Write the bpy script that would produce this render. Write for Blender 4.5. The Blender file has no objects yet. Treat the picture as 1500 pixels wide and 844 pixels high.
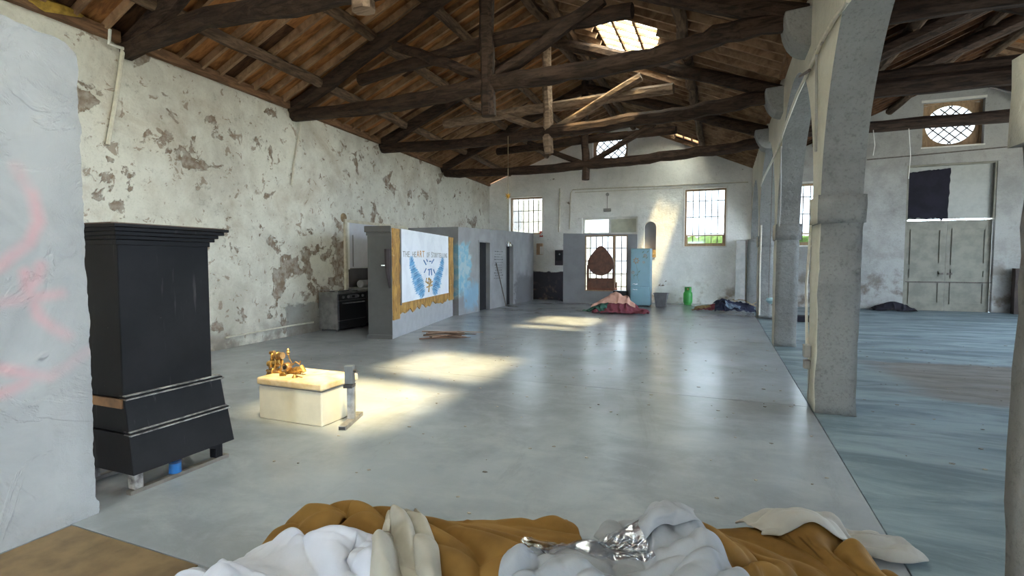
import bpy, math, random
import numpy as np
from math import sin, cos, pi, atan, sqrt, radians
from mathutils import Vector, Matrix, noise

scene = bpy.context.scene
COL = scene.collection

# ------------------------------------------------------------------ camera
F = 760.0; CAMH = 1.5
PITCH = atan(40 / F); YAW = atan(308 * cos(PITCH) / F)
cam_d = bpy.data.cameras.new('camera'); cam = bpy.data.objects.new('camera', cam_d)
COL.objects.link(cam)
cam_d.sensor_width = 36.0; cam_d.lens = 36.0 * F / 1500.0
cam_d.clip_start = 0.05; cam_d.clip_end = 300
cam.location = (0, 0, CAMH); cam.rotation_euler = (pi / 2 - PITCH, 0, YAW)
scene.camera = cam

# ------------------------------------------------------------------ world, sun, exposure
SUN_DIR = Vector((-1.85, 1.45, -5.9)).normalized()
world = bpy.data.worlds.new('world'); scene.world = world; world.use_nodes = True
bg = world.node_tree.nodes['Background']
bg.inputs[0].default_value = (0.68, 0.84, 1.0, 1); bg.inputs[1].default_value = 15.0
sun_d = bpy.data.lights.new('sun', 'SUN'); sun_d.energy = 26.0; sun_d.angle = radians(6.0); sun_d.color = (1.0, 0.87, 0.58)
sun = bpy.data.objects.new('sun', sun_d); COL.objects.link(sun)
sun.rotation_euler = SUN_DIR.to_track_quat('-Z', 'Y').to_euler(); sun.location = (6, -6, 20)
vs = scene.view_settings
vs.view_transform = 'Standard'; vs.look = 'None'; vs.gamma = 1.0; vs.use_curve_mapping = False
vs.exposure = 0.98
scene.cycles.max_bounces = 10; scene.cycles.diffuse_bounces = 7; scene.cycles.transparent_max_bounces = 16
scene.cycles.sample_clamp_indirect = 12.0

# ------------------------------------------------------------------ pixel (1500x844) -> direction helpers
FW = Vector((-sin(YAW) * cos(PITCH), cos(YAW) * cos(PITCH), -sin(PITCH)))
RT = Vector((cos(YAW), sin(YAW), 0)); UP = RT.cross(FW); CP = Vector((0, 0, CAMH))
def ray(x, y): return FW + RT * ((x - 750) / F) + UP * ((422 - y) / F)
def on_z(x, y, z=0.0):
    d = ray(x, y); return CP + d * ((z - CAMH) / d.z)
def on_x(x, y, X):
    d = ray(x, y); return CP + d * (X / d.x)
def on_y(x, y, Y):
    d = ray(x, y); return CP + d * (Y / d.y)
def on_plane(x, y, A, B):
    d = ray(x, y); n = (B[1] - A[1], -(B[0] - A[0]))
    return CP + d * ((n[0] * A[0] + n[1] * A[1]) / (n[0] * d.x + n[1] * d.y))

# ------------------------------------------------------------------ mesh helpers
class MB:
    def __init__(s): s.v = []; s.f = []
    def add(s, v, f):
        b = len(s.v); s.v += [tuple(p) for p in v]; s.f += [tuple(b + i for i in q) for q in f]; return s
    def hexa(s, p):      # p: 4 bottom ccw + 4 top
        return s.add(p, [(0, 3, 2, 1), (4, 5, 6, 7), (0, 1, 5, 4), (1, 2, 6, 5), (2, 3, 7, 6), (3, 0, 4, 7)])
    def box(s, x0, x1, y0, y1, z0, z1):
        return s.hexa([(x0, y0, z0), (x1, y0, z0), (x1, y1, z0), (x0, y1, z0), (x0, y0, z1), (x1, y0, z1), (x1, y1, z1), (x0, y1, z1)])
    def obox(s, c, a, b, d):     # centre, three half-axis vectors
        c, a, b, d = Vector(c), Vector(a), Vector(b), Vector(d)
        return s.hexa([c - a - b - d, c + a - b - d, c + a + b - d, c - a + b - d, c - a - b + d, c + a - b + d, c + a + b + d, c - a + b + d])
    def tube(s, pts, r, n=8, rr=None, jit=0.0, flat=1.0, caps=True, upv=(0, 0, 1)):
        pts = [Vector(p) for p in pts]; rings = []
        for i, p in enumerate(pts):
            t = (pts[min(i + 1, len(pts) - 1)] - pts[max(i - 1, 0)]).normalized()
            u = Vector(upv)
            if abs(t.dot(u)) > 0.95: u = Vector((0, 1, 0)) if abs(t.y) < .9 else Vector((1, 0, 0))
            a = t.cross(u).normalized(); b = a.cross(t).normalized()
            R = rr[i] if rr else r
            rings.append([p + (a * cos(2 * pi * (k + .5) / n) * flat + b * sin(2 * pi * (k + .5) / n)) * R * (1 + random.uniform(-jit, jit)) for k in range(n)])
        v = [q for g in rings for q in g]; f = []
        for i in range(len(pts) - 1):
            for k in range(n):
                f.append((i * n + k, i * n + (k + 1) % n, (i + 1) * n + (k + 1) % n, (i + 1) * n + k))
        if caps:
            f.append(tuple(range(n - 1, -1, -1))); f.append(tuple((len(pts) - 1) * n + k for k in range(n)))
        return s.add(v, f)
    def lathe(s, prof, c, n=20, axis='z'):
        v = []; f = []
        for r, h in prof:
            for k in range(n):
                a = 2 * pi * k / n; q = (r * cos(a), r * sin(a), h)
                if axis == 'x': q = (q[2], q[0], q[1])
                if axis == 'y': q = (q[0], q[2], q[1])
                v.append((c[0] + q[0], c[1] + q[1], c[2] + q[2]))
        for i in range(len(prof) - 1):
            for k in range(n):
                f.append((i * n + k, i * n + (k + 1) % n, (i + 1) * n + (k + 1) % n, (i + 1) * n + k))
        f.append(tuple(range(n - 1, -1, -1))); f.append(tuple((len(prof) - 1) * n + k for k in range(n)))
        return s.add(v, f)
    def poly(s, pts, off):       # extruded polygon
        n = len(pts); off = Vector(off); a = [Vector(p) for p in pts]
        return s.add(a + [p + off for p in a], [tuple(range(n - 1, -1, -1)), tuple(range(n, 2 * n))] + [(i, (i + 1) % n, n + (i + 1) % n, n + i) for i in range(n)])
    def mesh(s, name):
        m = bpy.data.meshes.new(name); m.from_pydata(s.v, [], s.f); m.update(); return m
    def build(s, name, mat, parent=None, smooth=False, bevel=0.0, loc=None):
        me = s.mesh(name)
        if mat: me.materials.append(mat)
        o = bpy.data.objects.new(name, me); COL.objects.link(o)
        if parent: o.parent = parent
        if smooth:
            for p in me.polygons: p.use_smooth = True
            if smooth != 'full':
                try: me.set_sharp_from_angle(angle=radians(40))
                except Exception: pass
        if bevel:
            b = o.modifiers.new('bevel', 'BEVEL'); b.width = bevel; b.segments = 2; b.limit_method = 'ANGLE'
        return o
def tag(o, label, cat, group=None):
    o['label'] = label; o['category'] = cat
    if group: o['group'] = group
    return o
def struct(o, label=None):
    o['kind'] = 'structure'
    if label: o['label'] = label
    return o
def empty(name, loc=(0, 0, 0)):
    o = bpy.data.objects.new(name, None); COL.objects.link(o); o.location = (0, 0, 0); o.empty_display_size = .1
    return o
def inst(name, me, mtx, parent=None):
    o = bpy.data.objects.new(name, me); COL.objects.link(o)
    if parent: o.parent = parent
    o.matrix_basis = mtx; return o
def frame_mtx(c, a, b, d):        # unit cube (-1..1) -> half axes a, b, d
    m = Matrix.Identity(4)
    for i, q in enumerate((a, b, d)):
        for k in range(3): m[k][i] = q[k]
    for k in range(3): m[k][3] = c[k]
    return m
def rough_box(x0, x1, y0, y1, z0, z1, step=.09, amp=.012, seed=0):
    mb = MB(); nx = max(1, round((x1 - x0) / step)); ny = max(1, round((y1 - y0) / step)); nz = max(1, round((z1 - z0) / step)); idx = {}
    def vid(i, j, k):
        q = (i, j, k)
        if q not in idx:
            p = Vector((x0 + (x1 - x0) * i / nx, y0 + (y1 - y0) * j / ny, z0 + (z1 - z0) * k / nz))
            d = noise.noise_vector(p * 3.1 + Vector((seed, 0, 0))) * amp + noise.noise_vector(p * 9 + Vector((0, seed, 0))) * amp * .6
            if k == 0: d.z = 0
            idx[q] = len(mb.v); mb.v.append(tuple(p + d))
        return idx[q]
    for j in range(ny):
        for k in range(nz):
            mb.f.append((vid(0, j, k), vid(0, j, k + 1), vid(0, j + 1, k + 1), vid(0, j + 1, k))); mb.f.append((vid(nx, j, k), vid(nx, j + 1, k), vid(nx, j + 1, k + 1), vid(nx, j, k + 1)))
    for i in range(nx):
        for k in range(nz):
            mb.f.append((vid(i, 0, k), vid(i + 1, 0, k), vid(i + 1, 0, k + 1), vid(i, 0, k + 1))); mb.f.append((vid(i, ny, k), vid(i, ny, k + 1), vid(i + 1, ny, k + 1), vid(i + 1, ny, k)))
        for j in range(ny):
            mb.f.append((vid(i, j, 0), vid(i, j + 1, 0), vid(i + 1, j + 1, 0), vid(i + 1, j, 0))); mb.f.append((vid(i, j, nz), vid(i + 1, j, nz), vid(i + 1, j + 1, nz), vid(i, j + 1, nz)))
    return mb
def wall(P0, P1, thick, top, openings, breaks=()):
    """vertical wall along P0->P1; thickness to the right of that direction is negative; openings in (s0,s1,z0,z1)"""
    P0 = Vector(P0); P1 = Vector(P1); L = (P1 - P0).length; t = (P1 - P0) / L; n = Vector((-t.y, t.x)) * thick
    ss = {0.0, L} | set(breaks)
    for o in openings: ss |= {o[0], o[1]}
    ss = sorted(q for q in ss if 0 <= q <= L); mb = MB()
    for a, b in zip(ss, ss[1:]):
        if b - a < 1e-5: continue
        zs = sorted([(o[2], o[3]) for o in openings if o[0] <= a + 1e-6 and o[1] >= b - 1e-6]); z = 0.0; iv = []
        for q in zs:
            if q[0] > z + 1e-6: iv.append((z, q[0]))
            z = q[1]
        iv.append((z, None))
        for za, zb in iv:
            ta = top(a) if zb is None else zb; tb = top(b) if zb is None else zb
            A = P0 + t * a; B = P0 + t * b
            mb.hexa([(A.x, A.y, za), (B.x, B.y, za), (B.x + n.x, B.y + n.y, za), (A.x + n.x, A.y + n.y, za), (A.x, A.y, ta), (B.x, B.y, tb), (B.x + n.x, B.y + n.y, tb), (A.x + n.x, A.y + n.y, ta)])
    return mb

# ------------------------------------------------------------------ materials
class NT:
    def __init__(s, name):
        s.m = bpy.data.materials.new(name); s.m.use_nodes = True; s.t = s.m.node_tree; s.n = s.t.nodes
        s.b = s.n['Principled BSDF']; s.out = s.n['Material Output']; s._c = None
    def new(s, ty, **kw):
        q = s.n.new(ty)
        for k, v in kw.items(): setattr(q, k, v)
        return q
    def link(s, a, b): s.t.links.new(a, b)
    def put(s, sock, v):
        if isinstance(v, bpy.types.NodeSocket): s.link(v, sock)
        elif isinstance(v, (tuple, list)) and len(v) == 3 and sock.type == 'RGBA': sock.default_value = (*v, 1)
        else: sock.default_value = v
    def co(s, scale=(1, 1, 1), loc=(0, 0, 0)):
        if s._c is None: s._c = s.new('ShaderNodeNewGeometry').outputs['Position']
        mp = s.new('ShaderNodeMapping'); s.link(s._c, mp.inputs[0]); mp.inputs['Scale'].default_value = scale; mp.inputs['Location'].default_value = loc
        return mp.outputs[0]
    def noise(s, scale, detail=4, rough=.55, dist=0.0, st=(1, 1, 1), loc=(0, 0, 0), col=False):
        q = s.new('ShaderNodeTexNoise'); s.link(s.co(st, loc), q.inputs['Vector'])
        q.inputs['Scale'].default_value = scale; q.inputs['Detail'].default_value = detail; q.inputs['Roughness'].default_value = rough; q.inputs['Distortion'].default_value = dist
        return q.outputs['Color' if col else 'Fac']
    def ramp(s, fac, a, b, ca=(0, 0, 0), cb=(1, 1, 1), mode='LINEAR'):
        q = s.new('ShaderNodeMapRange', interpolation_type='SMOOTHSTEP'); s.put(q.inputs[0], fac); q.inputs[1].default_value = a; q.inputs[2].default_value = b
        return q.outputs[0]
    def mix(s, fac, a, b, blend='MIX'):
        q = s.new('ShaderNodeMix', data_type='RGBA', blend_type=blend); s.put(q.inputs[0], fac); s.put(q.inputs[6], a); s.put(q.inputs[7], b); return q.outputs[2]
    def math(s, op, a, b=0.0, c=None):
        q = s.new('ShaderNodeMath', operation=op); s.put(q.inputs[0], a); s.put(q.inputs[1], b)
        if c is not None: s.put(q.inputs[2], c)
        return q.outputs[0]
    def xyz(s):
        if s._c is None: s._c = s.new('ShaderNodeNewGeometry').outputs['Position']
        q = s.new('ShaderNodeSeparateXYZ'); s.link(s._c, q.inputs[0]); return q.outputs
    def bump(s, h, strength=.3, dist=.02):
        q = s.new('ShaderNodeBump'); s.put(q.inputs['Height'], h); q.inputs['Strength'].default_value = strength; q.inputs['Distance'].default_value = dist
        s.link(q.outputs[0], s.b.inputs['Normal']); return q
    def set(s, col=None, rough=None, metal=None, spec=None, **kw):
        if col is not None: s.put(s.b.inputs['Base Color'], col)
        if rough is not None: s.put(s.b.inputs['Roughness'], rough)
        if metal is not None: s.put(s.b.inputs['Metallic'], metal)
        if spec is not None: s.put(s.b.inputs['Specular IOR Level'], spec)
        return s
def band(N, v, lo, hi, soft=.02):
    a = N.ramp(v, lo - soft, lo + soft); b = N.ramp(v, hi - soft, hi + soft)
    return N.math('SUBTRACT', a, b)
def simple(name, col, rough=.6, metal=0.0, var=.25, scale=6.0, bump=.12, col2=None, spec=None, st=(1, 1, 1)):
    N = NT(name); n = N.noise(scale, 6, .6, st=st)
    c2 = col2 or tuple(q * (1 - var) for q in col)
    N.set(N.mix(N.ramp(n, .35, .68), col, c2), rough, metal, spec)
    if bump: N.bump(N.noise(scale * 4, 5, st=st), bump, .01)
    return N.m

def plaster(name, base, dark, peel=.64, peelcol=(.20, .145, .105), peel2=(.36, .32, .27), stain=.5, bumps=.6, peelscale=1.5, extra=None, pits=True, kit=False, grain=.25):
    N = NT(name)
    big = N.noise(.55, 6, .62, .3); mid = N.noise(2.4, 8, .65, .4)
    c = N.mix(N.ramp(N.math('ADD', N.math('MULTIPLY', big, .6), N.math('MULTIPLY', mid, .4)), .42, .66), base, dark)
    spot = N.ramp(N.noise(7, 6, .7, .2), .56, .76)
    c = N.mix(N.math('MULTIPLY', spot, stain), c, tuple(q * .62 for q in dark))
    if pits: c = N.mix(N.math('MULTIPLY', N.ramp(N.noise(.9, 7, .68, .5, loc=(6, 4, 8)), .5, .72), .55), c, (.36, .29, .215))
    pm = N.noise(peelscale, 10, .62, .35, loc=(3.1, 7.7, 1.3)); region = N.noise(.33, 2, .5, loc=(11, 2, 5))
    pv = N.math('ADD', pm, N.math('MULTIPLY', N.math('SUBTRACT', region, .5), .35))
    if kit:
        X_ = N.xyz(); pv = N.math('ADD', pv, N.math('MULTIPLY', N.math('MULTIPLY', band(N, X_[1], 7.6, 9.9, .5), band(N, X_[2], .3, 2.6, .5)), .05))
    pk = N.ramp(pv, peel, peel + .018)
    pc = N.mix(N.ramp(N.noise(9, 4), .35, .65), peelcol, peel2)
    c = N.mix(pk, c, pc)
    if pits:
        fl = N.ramp(N.noise(5.5, 9, .68, .6, loc=(1, 9, 4)), .595, .62)
        c = N.mix(N.math('MULTIPLY', fl, .75), c, tuple(q * 1.25 for q in peelcol))
    c = N.mix(N.math('MULTIPLY', N.ramp(N.noise(34, 4, .7), .5, .75), grain), c, tuple(q * .55 for q in dark))
    if extra: c = extra(N, c)
    h = N.math('SUBTRACT', N.math('ADD', N.math('MULTIPLY', N.noise(3.2, 8, .6, .2), .8), N.math('MULTIPLY', N.noise(18, 4, .6), .25)), N.math('MULTIPLY', pk, .5))
    N.set(c, .88, spec=.2); N.bump(h, bumps, .05)
    return N.m

def left_extra(N, c):
    x = N.xyz(); wob = N.math('MULTIPLY', N.math('SUBTRACT', N.noise(5, 5), .5), .25)
    y = N.math('ADD', x[1], wob); z = N.math('ADD', x[2], wob)
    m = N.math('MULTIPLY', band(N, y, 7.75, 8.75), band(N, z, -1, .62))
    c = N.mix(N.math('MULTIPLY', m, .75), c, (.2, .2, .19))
    damp = N.math('SUBTRACT', 1.0, N.ramp(z, .0, .5))
    return N.mix(N.math('MULTIPLY', damp, N.ramp(N.noise(2, 6, .6, loc=(5, 5, 5)), .35, .6)), c, (.2, .175, .15))
def back_extra(N, c):
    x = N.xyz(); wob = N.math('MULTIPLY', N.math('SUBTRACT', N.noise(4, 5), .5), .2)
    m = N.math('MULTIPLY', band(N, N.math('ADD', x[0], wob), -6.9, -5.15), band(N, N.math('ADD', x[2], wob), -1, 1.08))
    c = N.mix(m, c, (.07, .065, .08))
    damp = N.math('SUBTRACT', 1.0, N.ramp(x[2], .1, 1.1))
    return N.mix(N.math('MULTIPLY', damp, N.ramp(N.noise(1.8, 7, .6, loc=(5, 2, 5)), .5, .66)), c, (.33, .26, .19))
def aisle_extra(N, c):
    x = N.xyz(); damp = N.math('SUBTRACT', 1.0, N.ramp(x[2], .2, 2.6))
    return N.mix(N.math('MULTIPLY', damp, N.ramp(N.noise(1.6, 8, .65, loc=(5, 2, 5)), .46, .62)), c, (.17, .14, .115))
M = {}
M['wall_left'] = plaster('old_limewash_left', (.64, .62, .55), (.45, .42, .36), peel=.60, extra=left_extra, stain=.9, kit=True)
M['wall_back'] = plaster('old_limewash_back', (.84, .83, .79), (.70, .69, .65), peel=.70, extra=back_extra, pits=False)
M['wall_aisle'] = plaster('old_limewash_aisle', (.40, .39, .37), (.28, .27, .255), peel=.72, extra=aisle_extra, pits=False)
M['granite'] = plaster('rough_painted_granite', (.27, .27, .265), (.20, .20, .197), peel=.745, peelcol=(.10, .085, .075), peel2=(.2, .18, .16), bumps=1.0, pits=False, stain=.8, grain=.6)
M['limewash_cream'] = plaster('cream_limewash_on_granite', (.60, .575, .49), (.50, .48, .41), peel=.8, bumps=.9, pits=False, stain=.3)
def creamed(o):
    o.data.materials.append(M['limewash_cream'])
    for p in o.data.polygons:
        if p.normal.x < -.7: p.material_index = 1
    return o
def wood(name, col, col2, rough=.8, bump=.7, st=(1, 6, 6), scale=3.0, dk=.5):
    N = NT(name); a = N.noise(scale, 8, .65, .6, st=st); b = N.noise(1.1, 4, .6, loc=(4, 4, 4))
    c = N.mix(N.ramp(a, .36, .66), col, col2); c = N.mix(N.math('MULTIPLY', N.ramp(b, .5, .75), dk), c, tuple(q * .45 for q in col2))
    N.set(c, rough, spec=.2); N.bump(N.math('ADD', a, N.math('MULTIPLY', N.noise(scale * 6, 5, .6, st=st), .4)), bump, .03); return N.m
M['beam'] = wood('old_dark_beam', (.062, .037, .025), (.018, .011, .009))
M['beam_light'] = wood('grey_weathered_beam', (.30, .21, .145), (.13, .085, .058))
M['purlin'] = wood('rough_purlin', (.17, .11, .07), (.06, .037, .026), st=(6, 1, 6))
M['rafter'] = wood('common_rafter', (.38, .235, .135), (.20, .115, .065), st=(1, 6, 1), dk=.4)
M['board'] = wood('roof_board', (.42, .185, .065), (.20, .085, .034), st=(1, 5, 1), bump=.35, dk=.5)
M['board_dark'] = wood('roof_board_shaded', (.115, .055, .028), (.045, .022, .013), st=(1, 5, 1), bump=.35)  # darker copy of the roof board: shade of right slope and aisle in its colour
M['rafter_dark'] = wood('right_slope_rafter', (.36, .235, .145), (.17, .10, .06), st=(1, 6, 1), dk=.4)  # near copy of the common rafter, for the right slopes
M['plate'] = wood('wall_plate', (.22, .12, .065), (.11, .06, .035), st=(6, 1, 6), bump=.4)
M['roof'] = simple('terracotta_roof', (.35, .14, .07), .9, var=.5)

def floor_mat():
    N = NT('polished_grey_concrete')
    a = N.noise(.5, 7, .6, .3); b = N.noise(3.0, 9, .72, .5, st=(.6, 1, 1)); d = N.noise(30, 5, .7)
    c = N.mix(N.ramp(a, .38, .62), (.30, .322, .35), (.215, .232, .255))
    c = N.mix(N.math('MULTIPLY', N.ramp(b, .42, .68), .4), c, (.365, .388, .412))
    c = N.mix(N.math('MULTIPLY', N.ramp(d, .60, .78), .22), c, (.15, .15, .155))
    scuff = N.noise(1.8, 8, .78, 1.6, st=(1, .35, 1), loc=(8, 1, 2)); c = N.mix(N.math('MULTIPLY', N.ramp(scuff, .52, .7), .3), c, (.18, .185, .195))
    N.set(c, .23, spec=.5)
    N.bump(N.math('ADD', N.math('MULTIPLY', N.noise(3.0, 5, .6), .5), N.math('MULTIPLY', d, .15)), .12, .02); return N.m
def aisle_floor_mat():
    N = NT('blue_green_painted_concrete')
    a = N.noise(1.6, 8, .68, .6, st=(.45, 1.6, 1)); b = N.noise(7, 7, .7, .4, st=(.5, 1.5, 1)); x = N.xyz()
    c = N.mix(N.ramp(a, .36, .64), (.21, .27, .295), (.115, .155, .175))
    c = N.mix(N.math('MULTIPLY', N.ramp(b, .55, .7), .5), c, (.27, .325, .34))
    wob = N.math('MULTIPLY', N.math('SUBTRACT', N.noise(.9, 5, loc=(2, 2, 2)), .5), 1.4)
    m = N.math('MULTIPLY', band(N, N.math('ADD', x[1], wob), 6.75, 9.2, .12), N.ramp(N.math('ADD', x[0], wob), 1.5, 2.3))
    c = N.mix(N.math('MULTIPLY', m, .9), c, N.mix(N.ramp(b, .4, .65), (.175, .15, .13), (.115, .10, .09)))
    N.set(c, N.math('ADD', .38, N.math('MULTIPLY', N.ramp(a, .3, .7), .25)), spec=.35); N.bump(b, .15, .02); return N.m
M['floor'] = floor_mat(); M['floor_aisle'] = aisle_floor_mat()
M['floor_brown'] = simple('worn_brown_floor', (.20, .135, .07), .7, var=.45, scale=3.5, bump=.2)
M['grey_paint'] = simple('grey_painted_board', (.30, .30, .315), .62, var=.14, scale=2.5, bump=.05)
M['grey_dark'] = simple('dark_grey_paint', (.19, .19, .19), .6, var=.2, scale=2.5, bump=.05)
M['white_paint'] = simple('aged_white_paint', (.74, .72, .66), .55, var=.15, scale=4, bump=.05)
M['frame_wood'] = simple('varnished_window_wood', (.42, .27, .15), .5, var=.35, scale=5, st=(4, 4, 1))
M['iron'] = simple('rusty_iron_bar', (.16, .13, .115), .6, .3, var=.4, scale=20)
M['black'] = simple('black_fabric', (.014, .012, .022), .95, var=.4, scale=3, bump=.2)
M['cream_pipe'] = simple('cream_painted_pipe', (.60, .56, .46), .5, var=.18, scale=12, bump=.05)
M['wire'] = simple('grey_cable', (.30, .29, .27), .6, var=.1, bump=0)
M['steel'] = simple('brushed_steel', (.42, .42, .42), .38, .8, var=.35, scale=15, bump=.1)
M['chrome'] = simple('bright_metal', (.75, .75, .74), .2, 1.0, var=.1, bump=0)
def glass_mat(name, tint, refl=.06, rough=.05, trans=0.0, tcol=(1, 1, 1)):
    N = NT(name); tr = N.new('ShaderNodeBsdfTransparent'); tr.inputs[0].default_value = (*tint, 1)
    gl = N.new('ShaderNodeBsdfGlossy'); gl.inputs['Roughness'].default_value = rough
    mx = N.new('ShaderNodeMixShader'); mx.inputs[0].default_value = refl; N.link(tr.outputs[0], mx.inputs[1]); N.link(gl.outputs[0], mx.inputs[2]); last = mx.outputs[0]
    if trans:
        tl = N.new('ShaderNodeBsdfTranslucent'); tl.inputs[0].default_value = (*tcol, 1)
        m2 = N.new('ShaderNodeMixShader'); m2.inputs[0].default_value = trans; N.link(last, m2.inputs[1]); N.link(tl.outputs[0], m2.inputs[2]); last = m2.outputs[0]
    N.link(last, N.out.inputs['Surface']); return N.m
M['glass'] = glass_mat('dimmed_window_glass', (.40, .40, .39))  # tint added to dim the sky behind the window bars
M['roof_glass'] = glass_mat('dusty_glass_roof_tile', (.88, .85, .76), .04, .3, .2, (.9, .85, .72))

# ------------------------------------------------------------------ the room
YB = 19.1                       # inner face of the gable wall
YF = -5.0                       # inner face of the wall behind the camera
def lwx(y): return -7.6 - (y - 3.0) * 1.1 / 16.1
RX, RZ = -3.45, 6.55            # ridge of the nave
EZ = 4.52; VX, VZ = 1.05, 4.57  # eave height at the left wall, valley over the arcade
AX, AZ, RWX = 6.1, 6.8, 11.2    # ridge and right wall of the side aisle

# floors: slabs of the nave separated by the joints seen in the photograph
fl_o = struct(MB().box(-9.4, 11.8, YF - .6, YB + .6, -.3, -.02).build('floor', M['floor']), 'polished grey concrete floor of the hall')
joints = [YF - .4, -1.2, 1.725, 6.02, 10.45, 14.95, YB + .05]
for a, b in zip(joints, joints[1:]):
    if a == -1.2: segs = [(-9.2, -3.4, None), (-2.36, .862, None), (-3.392, -2.368, 'floor_brown')]
    else: segs = [(-9.2, .862, None)]
    for x0, x1, mt in segs:
        MB().box(x0, x1, a + .004, b - .004, -.05, 0).build('floor_slab', M[mt or 'floor'], fl_o)
MB().box(.87, 11.5, YF - .4, YB + .05, -.05, -.001).build('aisle_floor_slab', M['floor_aisle'], fl_o)['label'] = 'blue green painted concrete slab of the side aisle'

# left wall
dl = Vector((lwx(YB) - lwx(YF - .5), YB - YF + .5)); LL = dl.length
kitchen0, kitchen1 = None, None
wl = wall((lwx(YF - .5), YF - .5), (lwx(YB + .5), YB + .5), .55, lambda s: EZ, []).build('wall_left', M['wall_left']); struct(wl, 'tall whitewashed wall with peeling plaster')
# wooden plate on top of the left wall, pieces between the trusses
feet = [(4.85, 4.1), (8.05, 7.0), (11.25, 9.9), (14.8, 12.8)]     # y of left and right foot of each truss
for a, b in [(1.6, 4.7), (5.05, 7.9), (8.25, 11.1), (11.45, 14.65), (15.0, 19.0)]:
    xa, xb = lwx(a), lwx(b); w = .09
    MB().hexa([(xa - .25, a, EZ - .06), (xa + w, a, EZ - .06), (xb + w, b, EZ - .06), (xb - .25, b, EZ - .06), (xa - .25, a, EZ + .09), (xa + w, a, EZ + .09), (xb + w, b, EZ + .09), (xb - .25, b, EZ + .09)]).build('wall_plate', M['plate'], wl, bevel=.01)

# gable wall of the nave: windows, rose window, door, niche
W1 = (-7.85, -6.47, 2.53, 3.98); W2 = (-1.25, .09, 2.0, 3.98); RO = (-4.52, -3.24, 5.02, 6.2); DO = (-4.9, -2.85, 0, 3.1); NI = (-2.62, -2.2, 1.62, 2.9)
def gtop(x):
    return EZ + (RZ - EZ) * (x + 8.75) / (RX + 8.75) if x < RX else RZ + (VZ - RZ) * (x - RX) / (VX - RX)
X0 = -9.2
wb = wall((X0, YB), (1.22, YB), .5, lambda s: gtop(s + X0), [(a - X0, b - X0, c, d) for a, b, c, d in (W1, W2, RO, DO, NI)], [RX - X0]).build('wall_back', M['wall_back']); struct(wb, 'whitewashed gable wall with barred windows')
W3 = (2.15, 3.5, 2.0, 3.98); RO2 = (5.45, 6.9, 4.87, 6.17); DO2 = (5.12, 7.25, 0, 4.36)
def atop(x): return VZ + (AZ - VZ) * (x - 1.05) / (AX - 1.05) if x < AX else AZ + (VZ - AZ) * (x - AX) / (RWX - AX)
wa = wall((1.22, YB), (RWX + .5, YB), .5, lambda s: atop(s + 1.22), [(a - 1.22, b - 1.22, c, d) for a, b, c, d in (W3, RO2, DO2)], [AX - 1.22]).build('wall_back_aisle', M['wall_aisle']); struct(wa, 'grey stained gable wall of the side aisle')
struct(wall((RWX, YF), (RWX, YB), -.5, lambda s: VZ + .02, [(a - YF, b - YF, 1.0, 4.1) for a, b in ((5.2, 7.6), (8.9, 11.5), (12.8, 15.2))]).build('wall_right', M['wall_aisle']), 'outer wall of the side aisle')  # unseen window openings added to bring light into the aisle
FO = [(-8.0, -6.2, 0, 3.2), (-2.6, -1.4, 0, 3.0), (7.0, 8.6, 0, 3.0)]  # unseen doorways behind the camera, added to let in fill light
struct(wall((X0, YF), (RWX + .5, YF), -.5, lambda s: gtop(s + X0) if s + X0 < VX else atop(s + X0), [(a - X0, b - X0, c, d) for a, b, c, d in FO], [RX - X0, VX - X0, AX - X0]).build('wall_front', M['wall_back']), 'wall behind the viewer with unseen doorways added for daylight')

# arcade: columns, imposts, arches, corbels
COLS = [(-2.45, -2.0), (1.68, 2.13), (5.8, 6.27), (10.14, 10.6), (14.92, 15.36)]
SPR = 2.05; AX0, AX1 = .87, 1.22
mb = MB(); ys = []
spans = [(a[1], b[0]) for a, b in zip(COLS, COLS[1:])] + [(COLS[-1][1], YB - .05)]
prof = [(YF, 4.0)] + [(-4.2, SPR), (-2.45, SPR)]
def arch(y):
    for a, b in spans:
        if a <= y <= b:
            r = (b - a) / 2; return SPR + sqrt(max(0, r * r - (y - (a + b) / 2) ** 2)) * (1.0 if r < 2.0 else 2.0 / r)
    return SPR
for a, b in spans: ys += [(a + b) / 2 - (b - a) / 2 * cos(pi * k / 28) for k in range(29)]
ys = sorted(set([round(q, 4) for q in ys + [YF, -2.45, YB]]))
for a, b in zip(ys, ys[1:]):
    if b - a < 1e-4: continue
    za, zb = arch(a + 1e-5), arch(b - 1e-5)
    for xa, xb in ((AX0, AX1),):
        mb.hexa([(xa, a, za), (xb, a, za), (xb, b, zb), (xa, b, zb), (xa, a, VZ), (xb, a, VZ), (xb, b, VZ), (xa, b, VZ)])
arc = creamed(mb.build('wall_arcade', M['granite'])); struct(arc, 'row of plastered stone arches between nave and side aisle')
for i, (a, b) in enumerate(COLS):
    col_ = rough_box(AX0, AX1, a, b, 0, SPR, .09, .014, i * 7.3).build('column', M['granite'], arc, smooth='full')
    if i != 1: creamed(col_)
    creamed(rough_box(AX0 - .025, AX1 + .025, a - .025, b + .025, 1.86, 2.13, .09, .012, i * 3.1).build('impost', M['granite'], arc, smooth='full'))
rough_box(AX0 - .1, AX1 + .05, YB - .35, YB, 0, 2.2, .12, .012, 5).build('half_column', M['granite'], arc, smooth='full')
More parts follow.
